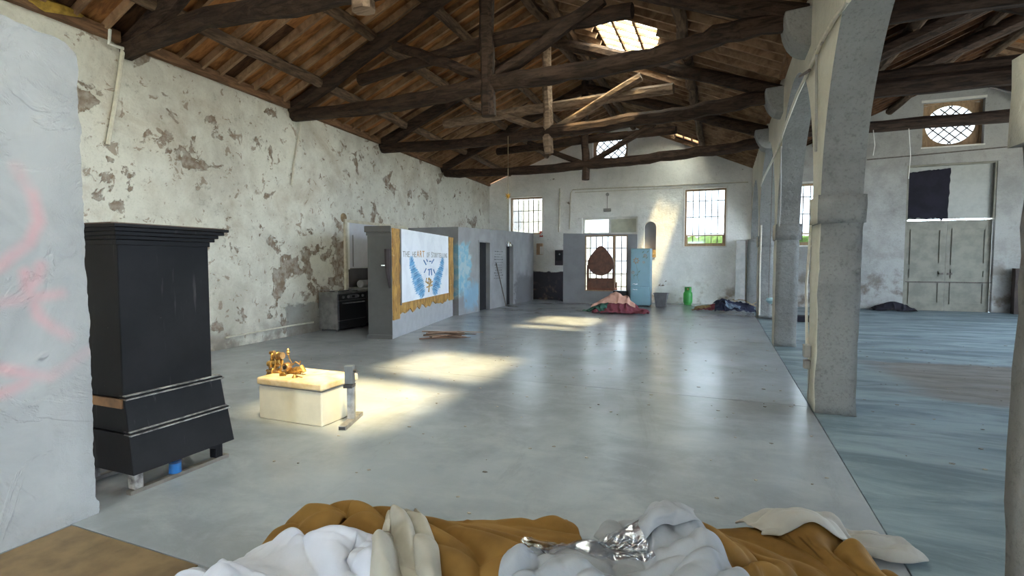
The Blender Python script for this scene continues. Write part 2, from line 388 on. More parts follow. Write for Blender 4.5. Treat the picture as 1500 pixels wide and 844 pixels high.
for i, yc in enumerate([4.05, 6.98, 9.82, 12.75]):
    mb = MB(); pts = []
    for k in range(13):
        a = pi * k / 12; pts.append((AX0 + .02 - .28 * abs(sin(a)) ** .8, 0, 4.33 - .22 * (1 - cos(a)) / 1.0))
    prof = [(AX0 + .05, yc - .25, 4.34)] + [(AX0 + .05 - .32 * cos(pi / 2 * k / 8) ** .8, yc - .25, 4.32 - .42 * sin(pi / 2 * k / 8)) for k in range(9)]
    mb.poly(prof, (0, .5, 0)).build('corbel', M['granite'], arc, bevel=.02)
    for q in (-1, 1):
        if i == 3 and q == 1: continue
        MB().box(AX0 - .08, AX0 + .06, yc + (.35 if q > 0 else -1.3), yc + (1.3 if q > 0 else -.35), 4.4, 4.53).build('wall_plate', M['plate'], arc, bevel=.01)

# ------------------------------------------------------------------ roof
SKY = [(-2.42, -1.12, [(9.36, 11.88)]), (-2.45, -1.1, [(2.24, 5.9)]), (-3.2, .5, [(-4.6, -2.6)]), (-1.55, -.75, [(17.7, 18.6)])]  # the strip behind the camera is an unseen skylight added for fill light
BAY = .36; Y0R = 1.62
def bays(): return [Y0R + BAY * i for i in range(int((YB - Y0R) / BAY) + 1)] + [YB]
def slope_pt(side, t, y):      # t 0 at ridge, 1 at eave : board underside
    if side < 0: return Vector((RX + (lwx(y) - .1 - RX) * t, y, RZ + (EZ + .07 - RZ) * t))
    return Vector((RX + (VX - RX) * t, y, RZ + (VZ - RZ) * t))
def in_sky(side, t, y):
    if side < 0: return False
    x = slope_pt(1, t, y).x
    return any(a < x < b and any(c < y < d for c, d in yy) for a, b, yy in SKY)
ceil = None
tt = [0, .1] + [.2 + .02 * k for k in range(36)] + [1.0]
for x0, x1, yy in SKY: tt += [(x0 - RX) / (VX - RX), (x1 - RX) / (VX - RX)]
tt = sorted(set(round(q, 4) for q in tt))
yl = sorted(set([YF - .4, YB + .5] + [q for s in SKY for yq in s[2] for q in yq] + [YF + .5 * k for k in range(49)]))
mb = MB()
for side in (-1, 1):
    for ya, yb in zip(yl, yl[1:]):
        tl = tt if side > 0 else [0, .33, .66, 1.06]
        run = None
        for ta, tb in zip(tl, tl[1:]):
            if in_sky(side, (ta + tb) / 2, (ya + yb) / 2): continue
            up = Vector((0, 0, .05)); p = [slope_pt(side, ta, ya), slope_pt(side, tb, ya), slope_pt(side, tb, yb), slope_pt(side, ta, yb)]
            mb.hexa([q + up for q in p] + [q + up * 3 for q in p])
ceil = mb.build('ceiling', M['roof']); struct(ceil, 'pitched timber roof of the nave with boards on rafters')
unit = MB().box(-1, 1, -1, 1, -1, 1)
def unit_mesh(mat):
    m = unit.mesh('timber_piece'); m.materials.append(mat); return m
UM = {k: unit_mesh(M[k]) for k in ('rafter', 'rafter_dark', 'board', 'board_dark', 'purlin')}
def slab(name, me, side, ta, tb, ya, yb, z0, z1, parent):
    pa = (slope_pt(side, ta, ya) + slope_pt(side, ta, yb)) / 2; pb = (slope_pt(side, tb, ya) + slope_pt(side, tb, yb)) / 2
    a = (pb - pa) / 2; nrm = Vector((-a.z, 0, a.x)).normalized(); nrm = nrm if nrm.z > 0 else -nrm
    c = (pa + pb) / 2 + nrm * ((z0 + z1) / 2); b = Vector((0, (yb - ya) / 2, 0)); d = nrm * ((z1 - z0) / 2)
    return inst(name, me, frame_mtx(c, a if a.cross(b).dot(d) > 0 else -a, b, d), parent)
random.seed(4)
bl = bays()
for side in (-1, 1):
    for y in bl:
        if y > YB - .03: continue
        jy = random.uniform(-.02, .02)
        hole = [((x0 - RX) / (VX - RX), (x1 - RX) / (VX - RX)) for x0, x1, q in SKY if side > 0 and any(c - .1 < y < d + .02 for c, d in q)]
        for t0, t1 in ([(0.0, .995)] if not hole else [(0.0, hole[0][0]), (hole[0][1], .995)]): slab('rafter', UM['rafter' if side < 0 else 'rafter_dark'], side, t0, t1, y - .026 + jy, y + .026 + jy, -.11 + random.uniform(-.012, .012), -.001, ceil)
    for ya, yb in zip(bl, bl[1:]):
        if yb - ya < .1: continue
        cuts = [0, random.uniform(.3, .7), 1.0] if random.random() < .6 else [0, random.uniform(.28, .38), random.uniform(.62, .72), 1.0]
        for ta, tb in zip(cuts, cuts[1:]):
            pieces = [(ta, tb)]
            if side > 0:
                for x0, x1, yy in SKY:
                    t0, t1 = (x0 - RX) / (VX - RX), (x1 - RX) / (VX - RX)
                    if any(c < (ya + yb) / 2 < d for c, d in yy):
                        np_ = []
                        for a, b in pieces:
                            if b <= t0 or a >= t1: np_.append((a, b))
                            else:
                                if a < t0: np_.append((a, t0))
                                if b > t1: np_.append((t1, b))
                        pieces = np_
            for a, b in pieces:
                if b - a < .02: continue
                slab('board', UM['board' if random.random() < (.8 if side < 0 else .12) else 'board_dark'], side, a + .0015, b - .0015, ya + .004, yb - .004, random.uniform(0, .008), .03, ceil)
# purlins and ridge beam, one piece for each bay between trusses
def roof_beam(name, side, t, ya, yb, r, parent, mat='purlin', dz=-.17):
    pts = [slope_pt(side, t, ya + (yb - ya) * k / 6) + Vector((random.uniform(-.025, .025), 0, dz + random.uniform(-.02, .02))) for k in range(7)]
    return MB().tube(pts, r, 8, jit=.07).build(name, M[mat], parent, smooth=True)
for t, ends in ((.27, None), (.5, None), (.79, None)):
    for ya, yb in ((1.6, 5.0), (4.7, 8.2), (8.0, 11.4), (11.2, 14.9), (14.7, 18.6)):
        roof_beam('purlin', -1, t, ya, yb, .095, ceil)
for t in (.1, .62):
    for ya, yb in ((1.6, 4.4), (4.2, 7.2), (7.0, 10.1), (9.9, 13.0), (12.8, 18.8)):
        roof_beam('purlin', 1, t, ya, yb, .095, ceil)
for ya, yb in ((1.6, 4.6), (4.4, 7.7), (7.4, 10.7), (10.5, 14.0), (13.7, 19.0)): roof_beam('ridge_beam', 1, 0.0, ya, yb, .1, ceil, dz=-.19)
# glass roof tiles in the skylights, each bay three tiles between battens
gtile = MB().box(-1, 1, -1, 1, -1, 1).mesh('glass_tile'); gtile.materials.append(M['roof_glass'])
for x0, x1, yy in SKY:
    t0, t1 = (x0 - RX) / (VX - RX), (x1 - RX) / (VX - RX)
    for c, d in yy:
        n = round((d - c) / BAY)
        for i in range(n):
            for k in range(3):
                ta = t0 + (t1 - t0) * k / 3; tb = t0 + (t1 - t0) * (k + 1) / 3
                slab('glass_roof_tile', gtile, 1, ta, tb, c + (d - c) * i / n + .01, c + (d - c) * (i + 1) / n - .01, .055, .063, ceil)
        for i in range(n + 1):
            yq = c + (d - c) * i / n; slab('glazing_bar', UM['rafter'], 1, t0, t1, yq - .018, yq + .018, .0, .05, ceil)
        for k in range(4):
            ta = t0 + (t1 - t0) * k / 3
            slab('batten', UM['rafter'], 1, ta - .006, ta + .006, c, d, .01, .05, ceil)

# trusses of the nave
def pol(pts, sub=4, jit=.015):
    out = []
    for a, b in zip(pts, pts[1:]):
        for k in range(sub): out.append(Vector(a).lerp(Vector(b), k / sub) + Vector((random.uniform(-jit, jit), random.uniform(-jit, jit), random.uniform(-jit, jit))))
    return out + [Vector(pts[-1])]
def timber(name, pts, r, parent, mat='beam', flat=1.0, jit=.06, taper=1.0):
    p = pol(pts); n = len(p); rr = [r * (1 + (taper - 1) * i / (n - 1)) * random.uniform(.93, 1.07) for i in range(n)]
    return MB().tube(p, r, 8, rr=rr, jit=jit, flat=flat).build(name, M[mat], parent, smooth=True)
def truss(A, B, tie, collar, lab, hx=-3.45, apex=6.08, light=False, lightpost=False, struts=None, post=3.75, grp='roof trusses over the nave', kr=.1):
    root = empty('roof_truss'); tag(root, lab, 'roof truss', grp)
    A = Vector(A); B = Vector(B)
    def P(x, z, off=0.0):
        s = (x - A.x) / (B.x - A.x); y = A.y + (B.y - A.y) * s; return Vector((x, y + off, z))
    timber('tie_beam', [P(x, z) for x, z in tie], .125, root)
    timber('principal_rafter', [P(A.x - .1, 4.42), P((A.x + hx) / 2, (4.42 + apex) / 2 + .02), P(hx, apex)], .14, root, taper=.85)
    timber('principal_rafter', [P(B.x + .15, 4.3), P((B.x + hx) / 2, (4.3 + apex) / 2 + .03), P(hx, apex)], .13, root, taper=.85)
    timber('king_post', [P(hx - .02, apex + .15, -.02), P(hx, 5.0, -.03), P(hx + .03, post, -.02)], kr, root, 'beam_light' if light or lightpost else 'beam')
    if collar: timber('collar_beam', [P(x, z, .1) for x, z in collar], .105, root, 'beam_light' if light else 'beam')
    for q in (struts or []): timber('strut', [P(x, z, .02) for x, z in q[:-1]], q[-1], root, 'beam_light' if light else 'beam')
    return root
random.seed(9)
def feet_xy(i): return (lwx(feet[i][0]) - .05, feet[i][0]), (.72, feet[i][1])
truss(*feet_xy(0), [(-7.75, 4.42), (-6.0, 4.5), (-4.8, 4.37), (-3.4, 4.25), (-1.5, 4.2), (.75, 4.3)], [(-5.6, 4.95), (-3.45, 5.0), (-1.5, 4.95)], 'dark timber truss nearest the viewer with its foot above the white stub pipe', struts=[((-5.0, 5.4), (-3.5, 4.4), .09), ((-3.3, 4.4), (-1.9, 5.3), .09)], post=4.03, kr=.12, lightpost=True)
truss(*feet_xy(1), [(-7.9, 4.36), (-5.5, 4.22), (-4.5, 4.21), (-3.45, 4.25), (-2.7, 4.22), (-1.4, 4.17), (-.5, 4.23), (0, 4.31), (.75, 4.34)], [(-6.2, 4.8), (-4.5, 4.9), (-3.45, 4.95), (-2.4, 4.93), (-1.2, 4.9)], 'dark timber truss with thick black king post, second from the viewer', struts=[((-5.3, 5.2), (-4.2, 4.7), (-3.5, 4.33), .085), ((-3.25, 4.36), (-2.5, 4.68), (-1.6, 5.12), .095)], kr=.115)
truss(*feet_xy(2), [(-8.1, 4.35), (-5.2, 4.2), (-3.5, 4.18), (-2.4, 4.17), (-1.5, 4.21), (-.7, 4.18), (.05, 4.24), (.75, 4.28)], [(-6.2, 4.76), (-3.3, 4.75), (-.9, 4.7)], 'timber truss with pale sunlit king post and struts, third from the viewer', light=True, struts=[((-5.4, 5.08), (-4.3, 4.6), (-3.5, 4.25), .075), ((-3.2, 4.26), (-1.5, 5.0), .085)])
truss(*feet_xy(3), [(-8.25, 4.28), (-6.2, 4.14), (-4.3, 4.05), (-3.4, 4.05), (-2.3, 4.02), (-1.2, 4.05), (.05, 4.05), (.75, 4.1)], [(-6.3, 4.75), (-3.3, 4.74), (-1.1, 4.66)], 'dark timber truss in front of the gable window, farthest from the viewer', struts=[((-5.2, 4.88), (-3.55, 4.12), .075), ((-3.35, 4.08), (-1.6, 4.88), .075)], post=3.65)

# ------------------------------------------------------------------ side aisle roof and trusses
def aisle_pt(side, t, y):
    return Vector((AX + (VX - AX) * t, y, AZ + (VZ - AZ) * t)) if side < 0 else Vector((AX + (RWX + .2 - AX) * t, y, AZ + (VZ - AZ) * t))
mb = MB(); u = Vector((0, 0, .05))
for side in (-1, 1):
    cells = [(0, 1.02, YF - .4, YB + .5)] if side < 0 else [(0, .55, YF - .4, YB + .5), (.9, 1.02, YF - .4, YB + .5), (.55, .9, YF - .4, 7.4), (.55, .9, 9.4, 11.4), (.55, .9, 14.0, YB + .5)]  # gaps in the unseen right slope added to bring in light
    for ta, tb, ya, yb in cells:
        p = [aisle_pt(side, ta, ya), aisle_pt(side, tb, ya), aisle_pt(side, tb, yb), aisle_pt(side, ta, yb)]
        mb.hexa([q + u for q in p] + [q + u * 3 for q in p])
ceil2 = mb.build('ceiling_aisle', M['board_dark']); struct(ceil2, 'dark pitched timber roof of the side aisle')
_sp = slope_pt
slope_pt = aisle_pt
yy = [5.0 + .47 * i for i in range(30)]
for side in (-1, 1):
    for y in yy: slab('rafter', UM['rafter_dark' if side > 0 else 'board_dark'], side, 0, .995, y - .035, y + .035, -.07, .05, ceil2)
    for ya, yb in zip(yy, yy[1:]):
        for ta, tb in ((.02, .5), (.5, .99)):
            if side > 0 and ta > .4 and any(a_ - .3 < ya < b_ for a_, b_ in ((7.4, 9.4), (11.4, 14.0))): tb = .55
            slab('board', UM['board' if side > 0 and random.random() < .15 else 'board_dark'], side, ta, tb - .002, ya + .04, yb - .04, .03, .048, ceil2)
for side in (-1, 1):
    for t in (.3, .68):
        for ya, yb in ((4.0, 7.2), (6.9, 10.1), (9.8, 13.0), (12.7, 18.9)): roof_beam('purlin', side, t, ya, yb, .1, ceil2)
roof_beam('ridge_beam', 1, 0.0, 4, 19, .1, ceil2, dz=-.18)
slope_pt = _sp
for i, (y, lab) in enumerate(((7.0, 'dark side aisle truss nearest the viewer, above the near column'), (9.95, 'dark side aisle truss with a doubled heavy tie beam'), (12.65, 'dark side aisle truss crossing the oval window'))):
    root = empty('roof_truss'); tag(root, lab, 'roof truss', 'roof trusses over the side aisle')
    timber('tie_beam', [(1.1, y, 4.22), (3.6, y, 4.22), (6.1, y, 4.2), (8.6, y, 4.24), (11.1, y, 4.3)], .12 if i != 1 else .14, root)
    if i == 1: timber('tie_beam', [(1.1, y + .1, 4.42), (4, y + .1, 4.43), (7.5, y + .1, 4.42), (11.1, y + .1, 4.4)], .12, root)
    if i == 0: timber('collar_beam', [(2.4, y, 4.75), (6, y, 4.9), (9.7, y, 4.75)], .13, root)
    timber('principal_rafter', [(1.15, y, 4.3), (3.6, y, 5.35), (6.1, y, 6.4)], .14, root)
    timber('principal_rafter', [(11.1, y, 4.35), (8.6, y, 5.35), (6.1, y, 6.4)], .14, root)
    timber('king_post', [(6.1, y - .02, 6.4), (6.1, y - .02, 3.85)], .11, root)
    timber('strut', [(3.7, y, 5.3), (6.0, y, 4.3)], .1, root); timber('strut', [(8.5, y, 5.3), (6.2, y, 4.3)], .1, root)

# ------------------------------------------------------------------ windows and doors
def pane(name, x0, x1, y, z0, z1, parent):
    return MB().box(x0, x1, y - .004, y + .004, z0, z1).build(name, M['glass'], parent)
def ring_frame(x0, x1, z0, z1, y0, y1, w):
    m = MB(); m.box(x0, x0 + w, y0, y1, z0, z1); m.box(x1 - w, x1, y0, y1, z0, z1); m.box(x0 + w, x1 - w, y0, y1, z0, z0 + w); m.box(x0 + w, x1 - w, y0, y1, z1 - w, z1); return m
def barred(name, W, nv, hz, sash=True):
    x0, x1, z0, z1 = W; y = YB + .2
    o = ring_frame(x0, x1, z0, z1, y, y + .09, .06).build(name, M['frame_wood'], bevel=.006); struct(o, 'barred window with weathered wooden frame')
    zs = z0 + .06
    if sash:
        ring_frame(x0 + .06, x1 - .06, z0 + .06, z0 + .40, y + .01, y + .06, .045).build('sash', M['frame_wood'], o, bevel=.004)
        pane('pane', x0 + .105, x1 - .105, y + .035, z0 + .105, z0 + .355, o); zs = z0 + .40
    pane('pane', x0 + .06, x1 - .06, y + .05, zs, z1 - .06, o)
    for i in range(nv):
        x = x0 + .06 + (x1 - x0 - .12) * (i + 1) / (nv + 1); MB().tube([(x, y + .14, z0), (x, y + .14, z1)], .016, 6).build('bar', M['iron'], o)
    for q in hz: MB().box(x0, x1, y + .125, y + .155, z0 + (z1 - z0) * q - .012, z0 + (z1 - z0) * q + .012).build('cross_bar', M['iron'], o)
    MB().box(x0 - .03, x1 + .03, YB - .025, YB + .2, z0 - .05, z0 - .001).build('sill', M['white_paint'], o, bevel=.006)
    m = MB(); m.box(x0 - .05, x0 - .001, YB - .018, YB + .02, z0 - .05, z1 + .05); m.box(x1 + .001, x1 + .05, YB - .018, YB + .02, z0 - .05, z1 + .05); m.box(x0 - .001, x1 + .001, YB - .018, YB + .02, z1 + .001, z1 + .05)
    m.build('surround', M['white_paint'], o); return o
barred('window_1', W1, 5, (.35, .65), False); barred('window_2', W2, 5, (.22, .52, .8)); barred('window_3', W3, 5, (.22, .52, .8))
def rose(name, W, rx, rz, cz_off=0.0):
    x0, x1, z0, z1 = W; y = YB + .22; cx, cz = (x0 + x1) / 2, (z0 + z1) / 2 + cz_off
    o = ring_frame(x0, x1, z0, z1, y - .06, y + .08, .05).build(name, M['frame_wood']); struct(o, 'gable window with round lattice glazing')
    m = MB(); n = 40; oc = []; ic = []
    for k in range(n):
        a = 2 * pi * k / n + pi / n; c, s = cos(a), sin(a); t = min((x1 - x0 - .1) / 2 / max(abs(c), 1e-6), (z1 - z0 - .1) / 2 / max(abs(s), 1e-6))
        oc.append(((x0 + x1) / 2 + c * t, (z0 + z1) / 2 + s * t)); ic.append((cx + rx * c, cz + rz * s))
    for k in range(n):
        j = (k + 1) % n; q = [oc[k], oc[j], ic[j], ic[k]]; m.poly([(a, y, b) for a, b in q], (0, .05, 0))
    m.build('round_surround', M['frame_wood'], o)
    pane('pane', x0 + .05, x1 - .05, y + .06, z0 + .05, z1 - .05, o)
    for s in (-1, 1):
        for k in range(-2, 3):
            d = k * .27; pts = []
            for e in (-1.4, 1.4):
                pts.append((cx + e * .5 * rx * 2 * .72 + d, cz + s * e * .5 * rz * 2 * .72 - s * d * 0))
            (xa, za), (xb, zb) = pts; best = []
            for q in range(61):
                xx = xa + (xb - xa) * q / 60; zz = za + (zb - za) * q / 60
                if ((xx - cx) / rx) ** 2 + ((zz - cz) / rz) ** 2 <= 1: best.append((xx, zz))
            if len(best) > 3: MB().tube([(best[0][0], y + .025, best[0][1]), (best[-1][0], y + .025, best[-1][1])], .02, 5).build('lattice_bar', M['iron'], o)
    MB().box(x0 - .03, x1 + .03, YB - .02, YB + .16, z0 - .04, z0 - .001).build('sill', M['white_paint'], o)
    MB().box(x0 - .05, x1 + .03, YB - .02, YB + .02, z1 + .001, z1 + .07).build('lintel', M['white_paint'], o)
rose('window_4', RO, .55, .54, -.02); rose('window_5', RO2, .60, .56)

# door of the nave: iron glazed leaves with a transom, seen through the opening of the screen
x0, x1, z0, z1 = DO; y = YB + .12
d1 = ring_frame(x0, x1, 0, z1, y, y + .12, .07).build('door_1', M['white_paint'], bevel=.006); struct(d1, 'glazed iron double door with transom light')
MB().box(x0 + .07, x1 - .07, y + .01, y + .1, 2.44, 2.54).build('transom_bar', M['white_paint'], d1)
MB().box(-3.92, -3.84, y + .01, y + .1, 2.54, z1 - .07).build('mullion', M['white_paint'], d1)
pane('pane', x0 + .07, -3.92, y + .06, 2.54, z1 - .07, d1)
MB().box(-3.84, x1 - .07, y + .04, y + .08, 2.54, z1 - .07).build('transom_board', simple('pale_green_board', (.55, .54, .42), .6, var=.15), d1)
def leaf(xa, xb, nx, nz, lab):
    o = ring_frame(xa, xb, .07, 2.44, y + .02, y + .07, .05).build('door_leaf', M['white_paint'], d1)
    for i in range(1, nx): xx = xa + (xb - xa) * i / nx; MB().box(xx - .016, xx + .016, y + .03, y + .06, .12, 2.39).build('glazing_bar', M['iron'], o)
    for i in range(1, nz): zz = .07 + 2.37 * i / nz; MB().box(xa + .05, xb - .05, y + .033, y + .057, zz - .016, zz + .016).build('glazing_bar', M['iron'], o)
    pane('pane', xa + .05, xb - .05, y + .062, .12, 2.39, o)
leaf(x0 + .075, -3.72, 5, 5, ''); leaf(-3.70, x1 - .075, 3, 5, '')
MB().box(-3.745, -3.675, y - .02, y + .02, .07, 2.44).build('meeting_stile', M['frame_wood'], d1)

# arched niche beside the door
nx0, nx1, nz0, nz1 = NI; c = (nx0 + nx1) / 2; r = (nx1 - nx0) / 2
MB().box(nx0 - .02, nx1 + .02, YB + .2, YB + .3, nz0, nz1).build('niche_back', M['grey_paint'], wb)
for s in (-1, 1):
    pts = [(c + s * r, YB, nz1)] + [(c + s * r * cos(pi / 2 * k / 8), YB + .0, nz1 - r + r * sin(pi / 2 * k / 8)) for k in range(9)]
    MB().poly(pts, (0, .2, 0)).build('niche_spandrel', M['wall_back'], wb)
for k in range(5):
    rough_box(nx0 - .03 + random.uniform(0, .03), nx1 - random.uniform(0, .03), YB - .03, YB + .17, nz0 + .055 * k, nz0 + .055 * k + .05, .05, .008, k * 2.2).build('niche_stone', simple('ochre_rubble_stone', (.50, .33, .14), .9, var=.5, scale=14) if k == 0 else bpy.data.materials['ochre_rubble_stone'], wb)

# big plank door of the side aisle
x0, x1, z0, z1 = DO2; y = YB + .14
M['door_paint'] = simple('dull_olive_grey_paint', (.235, .22, .175), .6, var=.3, scale=3)
d2 = MB(); d2.box(x0, x0 + .05, YB + .02, YB + .3, 0, z1); d2.box(x1 - .05, x1, YB + .02, YB + .3, 2.7, z1); d2.box(x0 + .05, x1 - .05, YB + .02, YB + .3, z1 - .05, z1)
d2 = d2.build('door_2', M['door_paint']); struct(d2, 'tall double door with boarded fanlight')
xm = 6.18
for a, b, s in ((x0 + .05, xm - .003, 1), (xm + .003, x1 - .012, -1)):
    lf = MB().box(a, b, y, y + .05, -.03, 2.70).build('door_leaf', M['door_paint'], d2, bevel=.004)
    for za, zb in ((.2, .86), (.98, 1.24), (1.38, 2.45)):
        m = ring_frame(a + .12, b - .12, za, zb, y - .03, y + .004, .045); m.build('panel_moulding', M['door_paint'], lf)
    MB().box(xm - s * .11 - .06, xm - s * .11 + .06, y - .03, y - .001, 1.08, 1.14).build('latch', M['iron'], lf)
MB().tube([(x0 - .05, y - .06, .86), (x1 - .0, y - .06, .86)], .014, 6).build('locking_bar', M['iron'], d2)
MB().box(xm - .02, x1 - .04, y, y + .03, 2.74, z1 - .05).build('fanlight_board', simple('pale_grey_board', (.40, .40, .37), .7, var=.12), d2)
MB().box(x0 + .05, xm - .02, y + .02, y + .04, 2.74, z1 - .05).build('fanlight_board', bpy.data.materials['pale_grey_board'], d2)
MB().box(x0 - .05, x1 + .05, YB - .03, YB + .02, z1 + .001, z1 + .07).build('lintel', M['wall_aisle'], d2)
random.seed(21); pts = []
xa, xb, za, zb = x0 + .07, xm - .0, 2.76, 4.16
for k in range(20): pts.append((xa + (xb - xa) * k / 20, y - .012, za + random.uniform(-.02, .05) - (.06 if k > 16 else 0)))
for k in range(12): pts.append((xb + random.uniform(-.01, .015) + .03 * (k / 12), y - .012, za + (zb + .08 - za) * k / 12))
for k in range(20): pts.append((xb + .03 + (xa - xb - .03) * k / 20, y - .012, zb + .08 - .08 * k / 20 + random.uniform(-.012, .012)))
for k in range(12): pts.append((xa + random.uniform(-.008, .008), y - .012, zb + (za - zb) * k / 12))
tag(MB().poly(pts, (0, .008, 0)).build('blackout_cloth', M['black']), 'black cloth tacked over the left half of the aisle door fanlight', 'cloth')

# ------------------------------------------------------------------ outside
struct(MB().box(-60, 60, YF - 40, 80, -.6, -.31).build('ground', simple('pale_gravel', (.45, .43, .38), .9, var=.2)), 'pale ground outside')
hm = simple('hedge_leaves', (.13, .25, .05), .8, var=.6, scale=9, bump=.8)
h = rough_box(-3.0, 3.6, 24.5, 25.8, -.31, 2.5, .22, .22, 3).build('hedge', hm, smooth='full'); tag(h, 'green hedge seen through the lower panes of the right gable window', 'hedge')
hb = rough_box(-14, -8.6, 30, 36, -.31, 5.2, 1.0, .02, 3).build('house', simple('pale_house_wall', (.6, .57, .5), .9)); tag(hb, 'pale house wall outside the left gable window', 'house')
MB().box(-12.3, -11.5, 29.96, 29.99, 3.4, 4.6).build('shutter', M['grey_paint'], hb)

# ------------------------------------------------------------------ near white partition with pink spray lines
def near_wall_mat():
    N = NT('thick_white_plaster_with_pink_spray')
    x = N.xyz(); n1 = N.noise(2.0, 8, .62, .5)
    c = N.mix(N.ramp(n1, .35, .7), (.42, .425, .43), (.345, .35, .355))
    at = N.new('ShaderNodeAttribute', attribute_name='spray')
    c = N.mix(N.math('MULTIPLY', at.outputs['Fac'], N.math('ADD', .10, N.math('MULTIPLY', N.ramp(N.noise(3, 4, loc=(7, 7, 0)), .3, .7), .30))), c, (.78, .30, .32))
    flake = N.ramp(N.noise(1.6, 6, .6, 1.4, loc=(2, 3, 1)), .52, .57)
    msk = N.math('MAXIMUM', N.math('MULTIPLY', N.ramp(N.math('ADD', x[1], N.math('MULTIPLY', n1, .2)), 1.74, 1.84), .9), N.ramp(N.noise(1.4, 4, .6, .8, loc=(4, 1, 7)), .52, .66))
    hgt = N.math('ADD', N.math('ADD', N.math('MULTIPLY', N.math('MULTIPLY', N.noise(5, 9, .68, 1.6), msk), 1.3), N.math('MULTIPLY', flake, .3)), N.math('MULTIPLY', N.noise(1.5, 3), .4))
    N.set(c, .75, spec=.25); N.bump(hgt, .45, .04); return N.m
M['near_wall'] = near_wall_mat()
# its outline: top edge descending to a broken corner
mb = MB(); ny, nz = 46, 40; Y0, Y1 = -1.0, 1.86
def ntop(y): return 2.74 - .03 * max(0, (y - 1.5) / .36) + .012 * noise.noise(Vector((y * 14, 0, 0))) - (.05 * max(0, (y - 1.8) / .06) if y > 1.8 else 0)
def nend(z): return 1.858 + .012 * noise.noise(Vector((0, z * 9, 3))) + .006 * noise.noise(Vector((0, z * 31, 3))) + (.012 if z < .08 else 0)
def fx(y, z): return .018 * noise.noise(Vector((1, y * 2.3, z * 2.3))) + .006 * abs(noise.noise(Vector((4, y * 7, z * 6))))
ny, nz = 90, 150
def nv(i, j, x):
    z = j / nz; e = nend(z * 2.7); k = i / ny; y = Y0 + (1.3 - Y0) * k / .2 if k < .2 else 1.3 + (e - 1.3) * (k - .2) / .8; return (x + fx(y, z * ntop(y)) * (1 if x > -3.5 else -1), y, z * ntop(y))
V = [nv(i, j, -3.41) for i in range(ny + 1) for j in range(nz + 1)]; Bv = [nv(i, j, -3.55) for i in range(ny + 1) for j in range(nz + 1)]; K = nz + 1; off = len(V); Fc = []
for i in range(ny):
    for j in range(nz):
        a, b, c_, d = i * K + j, (i + 1) * K + j, (i + 1) * K + j + 1, i * K + j + 1
        Fc.append((a, b, c_, d)); Fc.append((off + d, off + c_, off + b, off + a))
    a, b = i * K + nz, (i + 1) * K + nz; Fc.append((a, b, off + b, off + a))
for j in range(nz):
    a, b = ny * K + j, ny * K + j + 1; Fc.append((b, a, off + a, off + b))
nw = MB().add(V + Bv, Fc).build('wall_near_left', M['near_wall'], smooth=True); 
segs = [[(25, 245), (50, 285), (58, 325), (45, 355), (15, 378), (0, 392)], [(0, 445), (30, 440), (60, 435), (90, 430)], [(40, 400), (45, 430), (60, 465), (100, 493)], [(0, 540), (40, 548), (75, 552), (100, 538), (128, 515)], [(62, 390), (55, 410), (42, 425)], [(0, 578), (20, 572), (40, 562)]]
sp = nw.data.attributes.new('spray', 'FLOAT', 'POINT')
lines = [[Vector((on_x(a, b, -3.4).y, on_x(a, b, -3.4).z)) for a, b in ln] for ln in segs]
for i, v in enumerate(nw.data.vertices):
    p = Vector((v.co.y, v.co.z)); best = 9
    for ln in lines:
        for a, b in zip(ln, ln[1:]):
            d = b - a; t = max(0, min(1, (p - a).dot(d) / d.dot(d))); best = min(best, (a + d * t - p).length)
    sp.data[i].value = max(0, min(1, (.05 - best) / .042)) if v.co.x > -3.5 else 0
struct(nw, 'thick white plastered wall stub with faded pink spray lines')

# ------------------------------------------------------------------ grey cubicles with two doorways
def cubicle_mat():
    N = NT('grey_paint_with_blue_splash'); x = N.xyz(); c = N.mix(N.ramp(N.noise(2, 6), .35, .7), (.32, .32, .335), (.26, .26, .27))
    wob = N.math('MULTIPLY', N.math('SUBTRACT', N.noise(3.5, 6, .65, .6), .5), 1.3)
    yq = N.math('ADD', x[1], wob); zq = N.math('ADD', x[2], N.math('MULTIPLY', wob, .6))
    m1 = N.math('MULTIPLY', band(N, yq, 12.4, 13.25, .1), band(N, zq, .55, 1.95, .1))
    c = N.mix(N.math('MULTIPLY', m1, .85), c, N.mix(N.ramp(N.noise(5, 4), .4, .6), (.20, .46, .62), (.42, .56, .62)))
    m2 = N.math('MULTIPLY', band(N, yq, 12.9, 13.8, .1), band(N, zq, .15, .85, .15)); c = N.mix(N.math('MULTIPLY', m2, .7), c, (.22, .42, .60))
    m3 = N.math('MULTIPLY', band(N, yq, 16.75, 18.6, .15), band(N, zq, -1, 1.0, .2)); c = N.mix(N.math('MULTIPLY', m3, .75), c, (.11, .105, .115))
    N.set(c, .62, spec=.3); return N.m
M['cubicle'] = cubicle_mat()
CX = -6.65; cy0 = 12.55
cw = wall((CX, cy0), (CX, 18.6), .1, lambda s: 2.42 + .02 * s, [(1.25, 2.08, 0, 2.1), (3.3, 4.0, 0, 2.1)]).build('wall_cubicle', M['cubicle']); struct(cw, 'grey partition of the washroom cubicles with two dark doorways')
MB().box(lwx(12.5) + .01, CX - .1, cy0, cy0 + .1, 0, 2.42).build('end_panel', M['cubicle'], cw)
MB().hexa([(lwx(12.6) + .02, cy0 + .1, 2.35), (CX - .1, cy0 + .1, 2.35), (CX - .1, 18.6, 2.4), (lwx(18.6) + .02, 18.6, 2.4), (lwx(12.6) + .02, cy0 + .1, 2.4), (CX - .1, cy0 + .1, 2.4), (CX - .1, 18.6, 2.45), (lwx(18.6) + .02, 18.6, 2.45)]).build('shade_lid', M['grey_dark'], cw)  # unseen lid added to keep the cubicle interior dark
